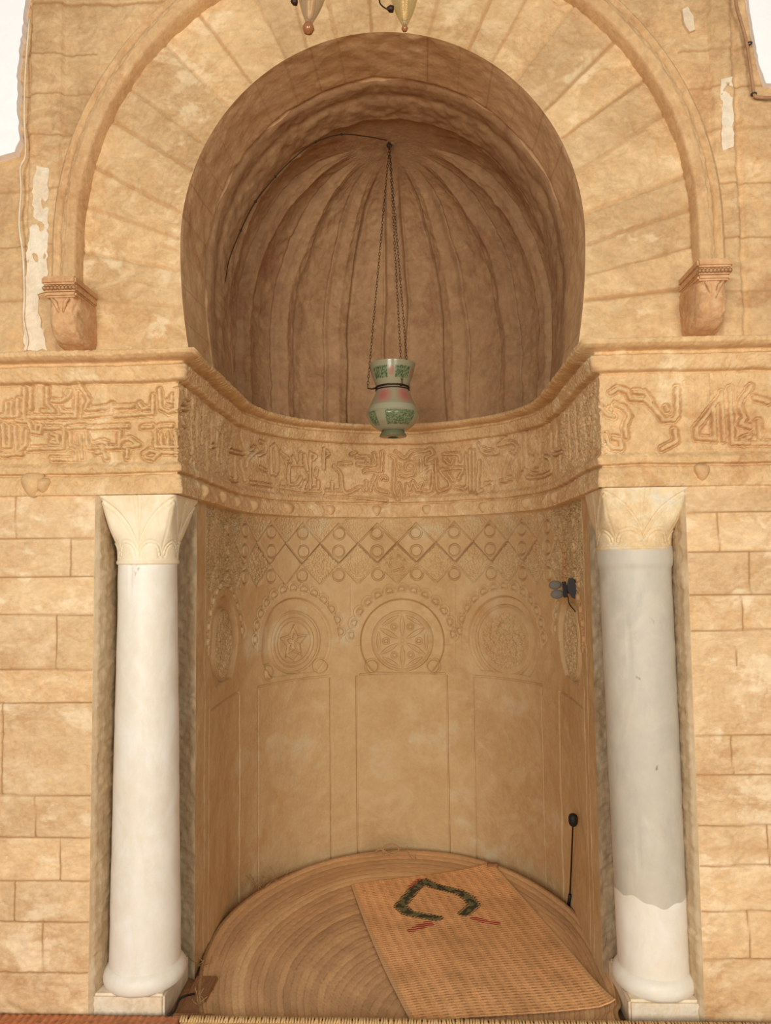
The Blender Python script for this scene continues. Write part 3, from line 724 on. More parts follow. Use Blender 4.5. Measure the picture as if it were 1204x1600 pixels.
# white plaster
def slab(name, poly_px, mat, y0, y1, wob=.004, seed=1, Y=0):
    rn = random.Random(seed); pts = [at(x, y, Y) for x, y in poly_px]; P2 = []
    for a, b in zip(pts, pts[1:]+pts[:1]):
        n = max(1, int(np.hypot(b[0]-a[0], b[2]-a[2])/.015))
        for i in range(n):
            p = a+(b-a)*i/n; P2.append((p[0]+rn.uniform(-wob, wob), p[2]+rn.uniform(-wob, wob)))
    n = len(P2); m = MB(); m.add([(x, y0, z) for x, z in P2]+[(x, y1, z) for x, z in P2], [tuple(range(n))]+[tuple(range(2*n-1, n-1, -1))]+[(i, n+i, n+(i+1) % n, (i+1) % n) for i in range(n)])
    return m.build(name, mat)
struct(slab('wall_plaster_left', [(-130, -120), (52, -120), (50, -10), (45, 25), (33, 120), (34, 180), (37, 225), (30, 243), (0, 252), (-130, 255)], M_WHITE, -.03, .02, .003, 2))
struct(slab('wall_plaster_right', [(1158, -120), (1160, -10), (1170, 60), (1180, 110), (1190, 138), (1204, 141), (1330, 143), (1330, -120)], M_WHITE, -.03, .02, .002, 3))
struct(slab('trim_5', [(62, 262), (80, 268), (79, 330), (78, 455), (64, 462), (66, 500), (76, 540), (78, 549), (42, 549), (44, 440), (46, 400), (56, 330), (54, 290)], M_LIME, -.021, .0, .004, 4))
struct(slab('trim_6', [(1122, 130), (1140, 126), (1143, 235), (1125, 240)], M_LIME, -.019, .0, .003, 5))
struct(slab('trim_7', [(1063, 20), (1072, 14), (1081, 30), (1083, 50), (1075, 54), (1066, 40)], M_LIME, -.014, .0, .002, 6))

# ------------------------------------------------------------------ corbels
def corbel(sgn, label, pxs):
    # front face spans pxs at depth Y=-.15, the block runs back to the wall
    yF = -.185
    a = at(pxs[0], 470, yF)[0]; b = at(pxs[1], 470, yF)[0]; zt = 2.475; zbm = 2.262
    t = thing('corbel', label, 'corbel', ((a+b)/2, 0, zbm))
    w = (b-a)/2; cx = (a+b)/2
    # body : rounded belly
    n = 28; m = 44; th = np.linspace(0, 1, m); G = np.zeros((n, m, 3))
    for j, v in enumerate(np.linspace(0, 1, n)):
        z = zbm+v*(zt-.062-zbm); belly = math.sqrt(max(0, 1-(1-min(v/.55, 1))**2))
        ww = w*(.80+.17*belly); dd = .005+(-yF-.02)*(.35+.65*belly)
        for i, t_ in enumerate(th):
            ang = PI*t_; cxn = math.copysign(abs(math.cos(ang))**.45, math.cos(ang)); sn = abs(math.sin(ang))**.55
            G[j, i] = (cx-ww*cxn, -dd*sn+.01, z)
    nn = fnoise(n, m, .006, .015, .08, 101+int(sgn), .6)*.0018; G[..., 1] -= nn; G[..., 0] += nn*.5
    G[0, :, 1] = np.linspace(.01, .01, m); G[0, :, 2] = zbm-.004
    grid_mesh('body', G, M_CORBEL, t)
    ab = MB(); ab.box((cx-w, yF, zt-.028), (cx+w, .03, zt), .006); ab.box((cx-w*.97, yF+.008, zt-.050), (cx+w*.97, .03, zt-.026), .005)
    ab.box((cx-w*.92, yF+.014, zt-.068), (cx+w*.92, .03, zt-.048), .006)
    for i in range(9):
        x = cx-w*.85+i*w*1.7/8; ab.lathe([(.0, -.004), (.008, 0), (.0, .006)], (x, yF+.008, zt-.039), 8, axis=(0, -1, 0))
    o = ab.build('abacus', M_CORBEL, t)
    # carved leaf on the front
    lf = MB()
    for s_ in (-1, 1): lf.tube([(cx+s_*w*.08, yF+.030, zt-.125), (cx+s_*w*.3, yF+.018, zt-.085), (cx+s_*w*.5, yF+.016, zt-.072)], [.004, .007, .005], 6)
    lf.build('leaf_relief', M_CORBEL, t)
    settle(t); return t
corbel(-1, 'reddish stone corbel carrying the left end of the arch moulding', (63, 117))
corbel(1, 'pale worn stone corbel carrying the right end of the arch moulding', (1092, 1148))

# ------------------------------------------------------------------ columns
def column(label, cxb, cyb, cxt, rb, rt, zsplit, mat_s, mat_low, mat_cap, seed, zcap, pl, cap_w, groove=True):
    """pl: plinth x range; cap_w: capital x range at the top"""
    t = thing('marble_column', label, 'column', (cxb, cyb, FLOOR))
    n = 96
    def shaft(z0, z1, mat, nm, lbl=None, swell=None):
        zs = np.linspace(z0, z1, max(12, int((z1-z0)/.008))); th = np.linspace(0, 2*PI, n, endpoint=False)
        Z, T_ = np.meshgrid(zs, th, indexing='ij'); f = (Z-.12)/(zcap-.12)
        if zsplit: Z = Z+(.010*np.sin(2*T_+1)+.006*np.sin(5*T_)+.004*np.sin(11*T_+2))*np.clip(1-np.abs(Z-zsplit)/.12, 0, 1)
        r = rb+(rt-rb)*np.clip(f, 0, 1)**1.0 + fnoise(len(zs), n, .01, .10, .8, seed, 1)*.0006
        if swell: r = r+swell(Z, T_)
        if groove:    # long crack on the front
            gth = -PI/2 + (-.55 if cxb > 0 else -.25); r = r-.004*np.exp(-((T_-(gth % (2*PI))+.02*np.sin(Z*9))/.012)**2)*((Z > .45) if cxb > 0 else (Z > 1.25))
        cx = cxb+(cxt-cxb)*f; G = np.stack([cx+r*np.cos(T_), cyb+r*np.sin(T_), Z], -1)
        o = grid_mesh(nm, G, mat, t, close_u=True)
        if lbl: o['label'] = lbl
        return o
    if zsplit: shaft(zsplit, zcap+.005, mat_s, 'shaft', 'grey veined upper shaft', lambda Z, T_: .006*sst(zcap-.075, zcap-.055, Z)); shaft(.118, zsplit, mat_low, 'shaft', 'white lower piece of the shaft')
    else: shaft(.118, zcap+.005, mat_s, 'shaft')
    m = MB(); m.lathe([(rb-.01, .05), (rb+.006, .052), (rb+.017, .064), (rb+.020, .085), (rb+.014, .104), (rb+.003, .116), (rb-.01, .125)], (cxb, cyb, 0), 72); m.build('base', mat_low, t)
    # plinth with uneven faces
    p = MB(); p.box((pl[0], .012, FLOOR), (pl[1], RD-.01, .055), .008)
    o = p.build('plinth', M_LIME, t)
    # capital
    zt = ZB-.002; H_ = zt-zcap; na_ = 220; nz = 70
    rel_ = Relief(0, 1, 0, 1, .01); th = np.linspace(-PI, PI, na_, endpoint=False); v = np.linspace(0, 1, nz)
    rel_.u = th*.14; rel_.v = v*H_; rel_.H = np.zeros((nz, na_)); rel_.M = rel_.H.copy(); rel_.shape = (nz, na_)
    for q_ in range(4):
        a0 = (-PI/2+q_*PI/2); a0 = (a0+PI) % (2*PI)-PI; L_ = .14
        for sg in (-1, 1):      # curved leaf edges rising to the corners
            crv = [((a0+sg*PI/4*f_)*L_, H_*(.16+.80*f_**.7)) for f_ in np.linspace(0.02, .98, 12)]
            for cc in (crv,): rel_.groove(cc, .0015, .007, .003); rel_.letter([(x, y-.012) for x, y in cc], .003, .002, .002, .003)
            # scalloped lobes at the foot
            c0 = a0+sg*PI/8; arc = [((c0+PI/8*.8*math.cos(b))*L_, H_*(.10+.20*math.sin(b))) for b in np.linspace(0, PI, 12)]
            rel_.letter(arc, .003, .003, .005, .004)
        rel_.groove([(a0*L_, 0.05*H_), (a0*L_, H_)], .0012, .005, .003)
        for sg in (-1, 1): rel_.groove([(a0*L_, .1*H_), ((a0+sg*.12)*L_, H_)], .001, .003, .003)
        ac = (a0+PI/4+PI) % (2*PI)-PI; rel_.groove([(ac*L_, .08*H_), (ac*L_, .95*H_)], .001, .003, .003)
    sx = (cap_w[1]-cap_w[0])/2; cxc = (cap_w[0]+cap_w[1])/2; sy = .149; cyc = .145
    G = np.zeros((nz, na_, 3))
    for j in range(nz):
        f_ = v[j]; g = .08*f_+.92*f_**2.3; 
        sqx = sx/np.maximum(np.abs(np.cos(th)), np.abs(np.sin(th))); sqy = sy/np.maximum(np.abs(np.cos(th)), np.abs(np.sin(th)))
        gs = sst(.05, .9, f_) ; r0 = rt+.004
        # superellipse exponent grows towards the square top
        e = 2+14*gs**2; base = (np.abs(np.cos(th))**e+np.abs(np.sin(th))**e)**(-1/e)
        rx = (r0+(sx-r0)*g)*base + rel_.H[j]; ry = (r0+(sy-r0)*g)*base + rel_.H[j]
        cx = cxt+(cxc-cxt)*g; cy = cyb+(cyc-cyb)*g
        G[j, :, 0] = cx+rx*np.cos(th); G[j, :, 1] = cy+ry*np.sin(th); G[j, :, 2] = zcap+v[j]*H_
    cpo = grid_mesh('capital', G, mat_cap, t, close_u=True)
    nk = MB(); nk.lathe([(rt-.004, zcap-.012), (rt+.007, zcap-.006), (rt+.007, zcap+.004), (rt-.004, zcap+.012)], (cxt, cyb, 0), 64); nk.build('necking', mat_cap, cpo)
    settle(t); return t
column('white marble column with a leaf capital at the left jamb', -.880, .125, -.883, .122, .103, None, M_MARBLE, M_MARBLE, M_CAPW, 111, 1.515, (-1.025, -.775), (-1.022, -.742))
column('grey marble column with a white lower end and ochre capital at the right jamb', .893, .130, .872, .120, .124, .365, M_GREYM, M_MARBLE, M_CAPR, 121, 1.545, (.775, 1.010), (.734, 1.036))

# ------------------------------------------------------------------ straw mats
def attr_mat(name, rough=.85, bump=None, spec=.2):
    m, nt, b = nmat(name, rough, spec); a = nt.nodes.new('ShaderNodeAttribute'); a.attribute_name = 'paint'
    nt.links.new(a.outputs['Color'], b.inputs['Base Color']); return m
M_STRAW = attr_mat('woven_straw'); M_STRAW2 = attr_mat('dyed_straw')
L3 = lambda r, g, b: np.array(srgb(r, g, b)[:3])
MC = (.15, -.13)
def mat_outline():
    px = [(316, 1592), (312, 1560), (314, 1525), (322, 1492), (345, 1450), (382, 1413), (430, 1380), (490, 1352), (550, 1338), (626, 1333), (700, 1336), (760, 1350), (820, 1376), (880, 1414), (916, 1452), (942, 1495), (960, 1540), (967, 1575), (962, 1593)]
    return [atz(x, y, -.015) for x, y in px]
ol = [(p[0], p[1]) for p in mat_outline()]; ol += [(ol[-1][0]-.02, -.22), (.5, -.42), (.1, -.47), (-.3, -.42), (ol[0][0]+.04, -.22)]
ols = np.array(spline([(a, b, 0) for a, b in ol+ol[:1]], 14))[:-1, :2]
ang = np.unwrap(np.arctan2(ols[:, 1]-MC[1], ols[:, 0]-MC[0])); rad_ = np.hypot(ols[:, 0]-MC[0], ols[:, 1]-MC[1])
oo = np.argsort(np.mod(ang, 2*PI)); ang_s = np.mod(ang, 2*PI)[oo]; rad_s = rad_[oo]
def rad_at(a): return np.interp(np.mod(a, 2*PI), ang_s, rad_s, period=2*PI)
def mat_z(x, y):
    a = np.arctan2(y-MC[1], x-MC[0]); r = np.hypot(x-MC[0], y-MC[1]); e = r/rad_at(a)
    z = -.022+.006*np.sin(3*x+1)*np.cos(4*y)+.004*np.sin(9*x-3*y)
    lift = np.clip((e-.85)/.15, 0, 1)**2; z = z+lift*(.010+.014*np.clip(np.cos(a-.1), 0, 1)+.010*np.clip(np.cos(a-PI), 0, 1))
    return z
nr, na_ = 260, 720
a = np.linspace(0, 2*PI, na_, endpoint=False); e = np.linspace(0, 1, nr)
E_, A_ = np.meshgrid(e, a, indexing='ij'); RR = E_*rad_at(A_)
Xr = MC[0]+RR*np.cos(A_); Yr = MC[1]+RR*np.sin(A_); Zr = mat_z(Xr, Yr)
strip = E_*34+fnoise(nr, na_, .01, .2, 1.2, 131, 1)*.06; fr_ = strip % 1; sid = np.floor(strip)
Zr += .0014*np.sin(fr_*PI)**.5-.0012*np.exp(-(np.minimum(fr_, 1-fr_)/.07)**2)
Zr += .0007*np.sin(RR*A_*420+np.sin(fr_*PI*2)*2)
rg = np.random.default_rng(3); tone = rg.uniform(-.09, .10, 40)
base_c = L3(208, 166, 120); cc = base_c*(1+tone[sid.astype(int) % 40][..., None]*1.3)
sk = sid.astype(int) % 40; pale_strip = ((sk >= 27) & (sk <= 28))[..., None]*1.0; cc = cc*(1-pale_strip)+L3(226, 186, 136)*pale_strip
cc *= (1+.10*fnoise(nr, na_, .01, .01, .06, 132, .4)[..., None]*.6)
cc *= (1-.26*np.exp(-(np.minimum(fr_, 1-fr_)/.05)**2)[..., None])
th_ = fnoise(nr, na_, .01, .1, .8, 133, 1)[..., None]; cc = cc*(1+.05*th_); cc = np.clip(cc, .01, 1)
Gm = np.stack([Xr, Yr, Zr], -1)
low_ = Gm[-1:].copy(); low_[..., 2] -= .014; low2 = Gm[-1:].copy()*1; low2[..., 0] = MC[0]+(low2[..., 0]-MC[0])*.97; low2[..., 1] = MC[1]+(low2[..., 1]-MC[1])*.97; low2[..., 2] = FLOOR+.001
Gm = np.concatenate([Gm, low_, low2]); cc = np.concatenate([cc, cc[-1:]*.95, cc[-1:]*.8])
RM = thing('round_mat', 'large round mat of sewn straw braid filling the niche floor', 'mat', (MC[0], MC[1], FLOOR))
grid_mesh('braid', Gm, M_STRAW, RM, col=cc, close_u=True)
# bound rim
rim = MB(); rp = [(MC[0]+rad_at(t_)*math.cos(t_), MC[1]+rad_at(t_)*math.sin(t_)) for t_ in np.linspace(0, 2*PI, 240, endpoint=False)]
rim.tube([(x, y, float(mat_z(np.array(x), np.array(y)))-.004) for x, y in rp+rp[:1]], .008, 8, False)
M_FRG = stone('straw_knots', srgb(224, 184, 128), srgb(206, 162, 106), srgb(232, 196, 142), scale=30, fine=200, bump=.4)
M_RIM = stone('straw_rim', srgb(184, 144, 98), srgb(168, 126, 82), srgb(196, 158, 112), scale=30, fine=200, bump=.6)
rim.build('rim', M_RIM, RM)
# rope handle at the back
hp = [at(x, y, 1.33) for x, y in ((586, 1331), (594, 1326), (602, 1331), (612, 1336), (621, 1333), (622, 1325), (614, 1320), (604, 1321), (598, 1328), (600, 1335))]
h = MB(); h.tube(spline([p+np.array([0, 0, .0]) for p in hp], 5), .0055, 8); h.build('rope_handle', M_RIM, RM)
# loose straw ends at the rim
fz = MB(); rn = random.Random(4)
for px, py, n_ in ((405, 1388, 16), (430, 1376, 10), (640, 1340, 4), (316, 1510, 8), (314, 1570, 6)):
    for i in range(n_):
        p = atz(px+rn.uniform(-9, 9), py+rn.uniform(-3, 3), .0); q_ = p+np.array([rn.uniform(-.05, .05), rn.uniform(-.02, .02), rn.uniform(.005, .06)])
        fz.tube([p, (p+q_)/2+np.array([rn.uniform(-.01, .01), 0, 0]), q_], .0011, 4)
o = fz.build('loose_straw', M_RIM, RM); o['kind'] = 'stuff'
settle(RM)

# rectangular prayer mat with a dyed arch motif
cor = [atz(*p, -.012) for p in ((548, 1383), (768, 1352), (962, 1570), (640, 1597))]     # TL TR BR BL
cor[3] = cor[3]+(cor[3]-cor[0])*.02
W_, H2 = 360, 460
uu = np.linspace(0, 1, W_); vv = np.linspace(0, 1, H2); Uq, Vq = np.meshgrid(uu, vv)
top = cor[0][None, None]*(1-Uq[..., None])+cor[1][None, None]*Uq[..., None]; bot = cor[3][None, None]*(1-Uq[..., None])+cor[2][None, None]*Uq[..., None]
Gp = top*(1-Vq[..., None])+bot*Vq[..., None]
Gp[..., 0] += -.010*np.sin(Vq*PI)*(1-Uq)+.012*np.sin(Vq*PI)*Uq
Gp[..., 2] = mat_z(Gp[..., 0], Gp[..., 1])+.0065
Gp[..., 2] = np.maximum(Gp[..., 2], -.018)
xx = Uq*.62; yy = Vq*1.15
row = yy/.0165; rr_ = row % 1; colr = xx/.034; cr = colr % 1
weave = np.sin(row*PI)**2
Gp[..., 2] += .0010*np.abs(np.sin(row*PI))+.0006*np.sin(colr*2*PI)
cb = L3(232, 176, 120); cr_c = np.broadcast_to(cb, Gp.shape).copy()
cr_c *= (1+.08*fnoise(H2, W_, .003, .01, .08, 141, .5, ax=.3)[..., None]); cr_c *= (1+.07*fnoise(H2, W_, .003, .1, .6, 142, 1)[..., None])
dash = ((cr < .45) & (rr_ < .5)); cr_c[dash] *= .66; fine_ = (yy/.0055 % 1) < .3; cr_c[fine_] *= .93; cr_c *= (1+.10*(1-sst(0, .55, Uq))+.08*sst(.7, 1, Vq)-.06*np.exp(-((Vq-.5)/.2)**2))[..., None]
lines = (fnoise(H2, W_, .003, .02, .3, 143, .5, ax=.15) > 1.3) & (rr_ < .4); cr_c[lines] *= .8
border = (Uq < .02) | (Uq > .98); cr_c[border] = L3(214, 170, 120)
# motif : traced in the photograph and laid back into mat coordinates
def uv_of(px, py):
    p = atz(px, py, -.010); best = None
    D = (Gp[::4, ::4, 0]-p[0])**2+(Gp[::4, ::4, 1]-p[1])**2; j, i = np.unravel_index(np.argmin(D), D.shape); return uu[i*4]*.62, vv[j*4]*1.15
def seg_d(pts):
    D = np.full(xx.shape, 9.0)
    for a, b in zip(pts[:-1], pts[1:]):
        a = np.array(a); b = np.array(b); ev = b-a; L_ = ev@ev+1e-9; t_ = np.clip(((xx-a[0])*ev[0]+(yy-a[1])*ev[1])/L_, 0, 1)
        D = np.minimum(D, np.hypot(xx-a[0]-t_*ev[0], yy-a[1]-t_*ev[1]))
    return D
Zm_ = lambda L: [uv_of(540+x/4.63, 1340+y/4.63) for x, y in L]
path = Zm_([(570, 165), (490, 230), (400, 345), (450, 390), (590, 425), (650, 432), (600, 470)]); path2 = Zm_([(570, 165), (640, 200), (830, 250), (890, 290), (930, 335), (860, 400), (930, 430)])
D1 = np.minimum(seg_d(path[:6]), seg_d(path2[:6]))
chk = ((np.floor(yy/.010)+np.floor(xx/.009)) % 2 == 0)
green = D1 < .018; cr_c[green] = L3(112, 110, 74)
dk = (D1 < .018) & (fnoise(H2, W_, .003, .04, .2, 145, .5) > -.1); cr_c[dk] = L3(70, 66, 48)
ed = (D1 >= .017) & (D1 < .027); cr_c[ed & chk] = L3(52, 46, 40); cr_c[ed & ~chk] = L3(196, 156, 104)
for pth in ([(480, 205), (540, 155), (620, 185)], [(470, 525), (540, 495), (610, 480)], [(500, 505), (600, 465)], [(930, 430), (1000, 455), (1090, 472)]):
    Dr = seg_d(Zm_(pth)); mk = (Dr < .015) & (rr_ < .7) & ~green; cr_c[mk] = L3(166, 58, 50)
low_ = Gp.copy(); low_[..., 2] -= .004
PM = grid_mesh('prayer_mat', Gp, M_STRAW2, col=np.clip(cr_c, .005, 1))
sm = PM.modifiers.new('thickness', 'SOLIDIFY'); sm.thickness = .004; sm.offset = -1
tag(PM, 'rectangular orange straw mat with a dark arch motif lying on the round mat', 'mat')

# straw fringe mat across the front and reddish carpet at the left
def front_mat(name, x0, x1, y0, y1, z, colr, label, stripes, lbl_cat='mat', fringe=True):
    n = int((x1-x0)/.005); m = int((y1-y0)/.006); x = np.linspace(x0, x1, n); y = np.linspace(y0, y1, m); Xx, Yy = np.meshgrid(x, y)
    Zz = z+.0018*np.sin(Xx*stripes)+.0012*np.sin(Yy*520); Zz[-1] -= .012; Zz[0] -= .01; Zz[:, 0] -= .01; Zz[:, -1] -= .01
    c_ = np.broadcast_to(colr, Xx.shape+(3,))*(1+.12*fnoise(m, n, .005, .01, .08, 151+n, .4)[..., None])*(1+.12*np.sin(Xx*stripes)[..., None])
    t = thing(name, label, lbl_cat, ((x0+x1)/2, (y0+y1)/2, FLOOR))
    grid_mesh('weave', np.stack([Xx, Yy, Zz], -1), M_STRAW, t, col=np.clip(c_, .01, 1))
    if fringe:
        f = MB(); rn = random.Random(8); k = int((x1-x0)/.009)
        for i in range(k):
            xx_ = x0+(i+.5)*(x1-x0)/k; f.tube([(xx_, y1-.03, z+.003), (xx_+rn.uniform(-.004, .004), y1-.006, z+.008), (xx_+rn.uniform(-.007, .007), y1+.012, z-.010)], .0038, 5)
        o = f.build('fringe', M_FRG, t); o['kind'] = 'stuff'
    settle(t); return t
front_mat('straw_runner', -.70, 1.75, -.60, -.035, .010, L3(226, 188, 132), 'pale straw runner with a knotted fringe along the foot of the niche', 700)
front_mat('carpet', -1.75, -.705, -.60, -.012, .004, L3(190, 124, 84), 'reddish brown carpet at the foot of the white column', 260, 'carpet', False)

# wooden board and leads near the left column
b = MB(); b.box((-.735, -.03, FLOOR), (-.655, .26, -.008), .004); b.box((-.735, -.032, FLOOR), (-.60, -.008, .010), .003)
M_WOOD = stone('old_wood', srgb(150, 106, 70), srgb(132, 90, 58), srgb(168, 122, 82), scale=10, stretch=(6, 1, 1), bump=.3)
o = b.build('wooden_board', M_WOOD); tag(o, 'brown wooden board wedged between the white column plinth and the round mat', 'board')
M_BLK = simple('black_rubber', srgb(26, 22, 20), .6); M_DK = simple('dark_iron', srgb(62, 44, 30), .5, .6)
c = MB(); c.tube(spline([atz(262, 1586, .01), atz(272, 1580, .012), atz(280, 1562, .02), atz(290, 1556, .02), atz(303, 1553, 0)], 6), .004, 8)
o = c.build('power_cable', M_BLK); tag(o, 'black cable running under the board beside the white column', 'cable')

# ------------------------------------------------------------------ microphone
mb = hit(889, 1412, NR); xb_, yb_ = niche_point(mb[0], .035); Ym = float(yb_)
Yh = Ym
while at(895, 1281, Yh)[0] > .722: Yh -= .005
Ylerp = lambda y: Ym+(Yh-Ym)*(1417-y)/136.0
base = at(889, 1417, Ym)
t = thing('microphone', 'thin black gooseneck microphone standing by the right niche wall behind the round mat', 'microphone', (base[0], base[1], FLOOR))
p0, p1, p2, p3 = [at(x, y, Ylerp(y)) for x, y in ((889, 1417), (890, 1398), (893, 1330), (894.5, 1290))]
m = MB(); m.lathe([(.022, FLOOR), (.022, FLOOR+.012), (.012, FLOOR+.02), (.010, max(p0[2], FLOOR+.03))], (base[0], base[1], 0), 24); m.build('base', M_BLK, t)
m = MB(); m.tube([p0, p1], [.011, .007], 12); m.build('socket', M_BLK, t)
m = MB(); m.tube(spline([p1, p2, p3], 8), .0035, 8); m.build('gooseneck', M_DK, t)
m = MB(); ctr = at(895, 1281, Ylerp(1281)); m.lathe([(0, -.026), (.010, -.025), (.016, -.018), (.019, -.006), (.019, .010), (.015, .021), (.008, .025), (0, .026)], tuple(ctr), 24); m.build('foam_windscreen', M_BLK, t)
settle(t)

# ------------------------------------------------------------------ clip-on black light on the right jamb
u_, z_ = hit(897, 920, NR); x_, y_ = niche_point(u_, 0.0); yb = float(y_); xw = float(x_)
Yd_ = yb
t = thing('clamp_lamp', 'small black fitting with two grey oval pads fixed to the right jamb of the niche', 'lamp', (xw, yb, z_))
M_CH = simple('charcoal_plastic', srgb(52, 50, 48), .5); M_GREYP = simple('grey_fabric', srgb(112, 104, 94), .8)
P = lambda x, y, dy=0: at(x, y, Yd_+dy)
def oval(c, a_ax, b_ax, th, mat, nm, n=28):
    m = MB(); c = Vector(c); a_ = Vector(a_ax); b_ = Vector(b_ax); w = a_.cross(b_).normalized()*th; V_ = []; F_ = []
    prof_ = [(0, -1), (.6, -1), (.9, -.75), (1, -.2), (1, .2), (.9, .75), (.6, 1), (0, 1)]
    for r_, h_ in prof_:
        for i in range(n):
            an = 2*PI*i/n; V_.append(c+a_*math.cos(an)*r_+b_*math.sin(an)*r_+w*h_)
    for j in range(len(prof_)-1):
        for i in range(n): F_.append((j*n+i, j*n+(i+1) % n, (j+1)*n+(i+1) % n, (j+1)*n+i))
    m.add(V_, F_, True); return m.build(nm, mat, t)
def vec(a, b, dy=0): return (P(*b)-P(*a))
# angular mounting plate on the wall
pl_ = [(888, 903), (897, 905), (902, 933), (898, 936), (893, 934), (888, 926), (885, 916)]
m = MB(); n = len(pl_); A0 = [P(x, y, -.03) for x, y in pl_]; A1 = [P(x+1.5, y, .05) for x, y in pl_]; m.add(A0+A1, [tuple(range(n)), tuple(range(2*n-1, n-1, -1))]+[(i, n+i, n+(i+1) % n, (i+1) % n) for i in range(n)])
MPL = m.build('mounting_plate', M_CH, t)
m = MB(); bl = [(877, 909), (884, 908.5), (887, 933), (880, 934)]; A0 = [P(x, y, -.045) for x, y in bl]; A1 = [P(x, y, .015) for x, y in bl]
m.add(A0+A1, [(0, 1, 2, 3), (7, 6, 5, 4)]+[(i, 4+i, 4+(i+1) % 4, (i+1) % 4) for i in range(4)]); m.build('clamp_bar', M_BLK, t)
m = MB(); m.tube([P(883, 921, -.01), P(890, 921, -.01)], .018, 12); m.build('hinge', M_CH, MPL)
oval(P(867, 914, -.02), vec((867, 914), (877, 914)), vec((867, 914), (867.5, 907)), .010, M_GREYP, 'oval_pad')
oval(P(870, 928.5, -.02), vec((870, 928), (880, 928)), vec((870, 928), (870.5, 921)), .010, M_GREYP, 'oval_pad')
m = MB(); m.tube(spline([P(887, 932, -.03), P(888, 940, -.03), P(890.5, 946, -.02), P(896, 952.5, -.01), P(899, 957, 0.02)], 5), .0022, 8); m.build('lead', M_BLK, t)
settle(t)

# ------------------------------------------------------------------ hanging painted glass lamp
Yl = YC; lx = float(at(613, 620, Yl)[0])
zz_ = lambda y: float(at(613, y, Yl)[2])
PX = 3.45/FPX
t = thing('hanging_lamp', 'painted glass mosque lamp with pink and green panels on three chains in the niche', 'lamp', (lx, Yl, zz_(620)))
M_GL, nt, bs = nmat('painted_glass', .18, .5); at_ = nt.nodes.new('ShaderNodeAttribute'); at_.attribute_name = 'paint'; nt.links.new(at_.outputs['Color'], bs.inputs['Base Color'])
bs.inputs['Transmission Weight'].default_value = .15
def glass_part(name, prof, paintf, thick=.003):
    pts = spline([(r, 0, z) for r, z in prof], 8); n = 160; G_ = np.zeros((len(pts), n, 3)); th = np.linspace(0, 2*PI, n, endpoint=False)
    for j, p in enumerate(pts): G_[j, :, 0] = lx+p[0]*np.cos(th); G_[j, :, 1] = Yl+p[0]*np.sin(th); G_[j, :, 2] = p[2]
    zs = np.array([p[2] for p in pts]); v = (zs-zs.min())/(zs.max()-zs.min()); Vv, Tt_ = np.meshgrid(v, th, indexing='ij')
    o = grid_mesh(name, G_, M_GL, t, col=paintf(Vv, Tt_), close_u=True)
    s_ = o.modifiers.new('wall', 'SOLIDIFY'); s_.thickness = thick; s_.offset = -1; return o
GW = L3(160, 154, 122); GG = L3(74, 98, 66); GP = L3(186, 92, 86)
def script_pat(V_, T_, seed):
    n_ = fnoise(V_.shape[0], V_.shape[1], .01, .02, .05, seed, .1); return np.abs(n_) < .55
def near(T_, c, w): d_ = np.abs(np.mod(T_-c+PI, 2*PI)-PI); return d_ < w
def paint_cup(V_, T_):
    c_ = np.broadcast_to(GW, V_.shape+(3,)).copy(); pat = script_pat(V_, T_, 161)
    for k_ in range(6):
        ce = -PI/2-.62+k_*2*PI/5.2*1.0 if k_ < 5 else 9; g = near(T_, ce, .36+.06*V_.mean()) & (V_ > .30) & (V_ < .78)
        c_[g] = L3(134, 142, 106); c_[g & pat] = GG*.8
        g2 = near(T_, ce+.60, .13) & (V_ > .35) & (V_ < .72); c_[g2] = GP*.5+GW*.5
    return c_
def paint_body(V_, T_):
    c_ = np.broadcast_to(GW, V_.shape+(3,)).copy(); pat = script_pat(V_, T_, 162)
    for k_ in range(5):
        ce = -PI/2-.45+k_*2*PI/5.5; d_ = np.abs(np.mod(T_-ce+PI, 2*PI)-PI); s_ = (np.clip(1.25-np.hypot(d_/.46, (V_-.78)/.22), 0, 1)*.8)[..., None]
        c_ = c_*(1-s_)+GP*s_
    g = (V_ > .10) & (V_ < .40) & (near(T_, -PI/2+.35, .62) | near(T_, -PI/2-.85, .22) | near(T_, PI/2, .8)); c_[g] = L3(134, 142, 106); c_[g & pat] = GG
    c_[(V_ > .44) & (V_ < .56)] = L3(172, 170, 138)
    return c_
glass_part('flared_collar', [(37*PX, zz_(570)), (36*PX, zz_(574)), (33*PX, zz_(585)), (28.5*PX, zz_(598)), (25*PX, zz_(606))][::-1], paint_cup)
glass_part('lamp_body', [(25*PX, zz_(607)), (27*PX, zz_(614)), (33*PX, zz_(628)), (39*PX, zz_(641)), (41.5*PX, zz_(648)), (41*PX, zz_(653)), (36*PX, zz_(662)), (25*PX, zz_(671)), (18*PX, zz_(674))][::-1], paint_body)
glass_part('foot', [(17*PX, zz_(673)), (18*PX, zz_(675)), (21*PX, zz_(680)), (21.5*PX, zz_(682)), (19*PX, zz_(683)), (8*PX, zz_(683.5))][::-1], lambda V_, T_: np.broadcast_to(L3(116, 116, 84), V_.shape+(3,)).copy())
m = MB(); m.torus((lx, Yl, zz_(606)), 26*PX, .0045, 1, 1, (1, 0, 0), (0, 1, 0), 60, 8); m.torus((lx, Yl, zz_(610)), 26.5*PX, .003, 1, 1, (1, 0, 0), (0, 1, 0), 60, 8); NBAND = m.build('neck_band', M_DK, t)
hook = np.array([at(608, 228, Yl)[0], Yl, zz_(228)])
HL = [(574, 606, -.02), (628, 598, -.075), (639, 607, .04)]
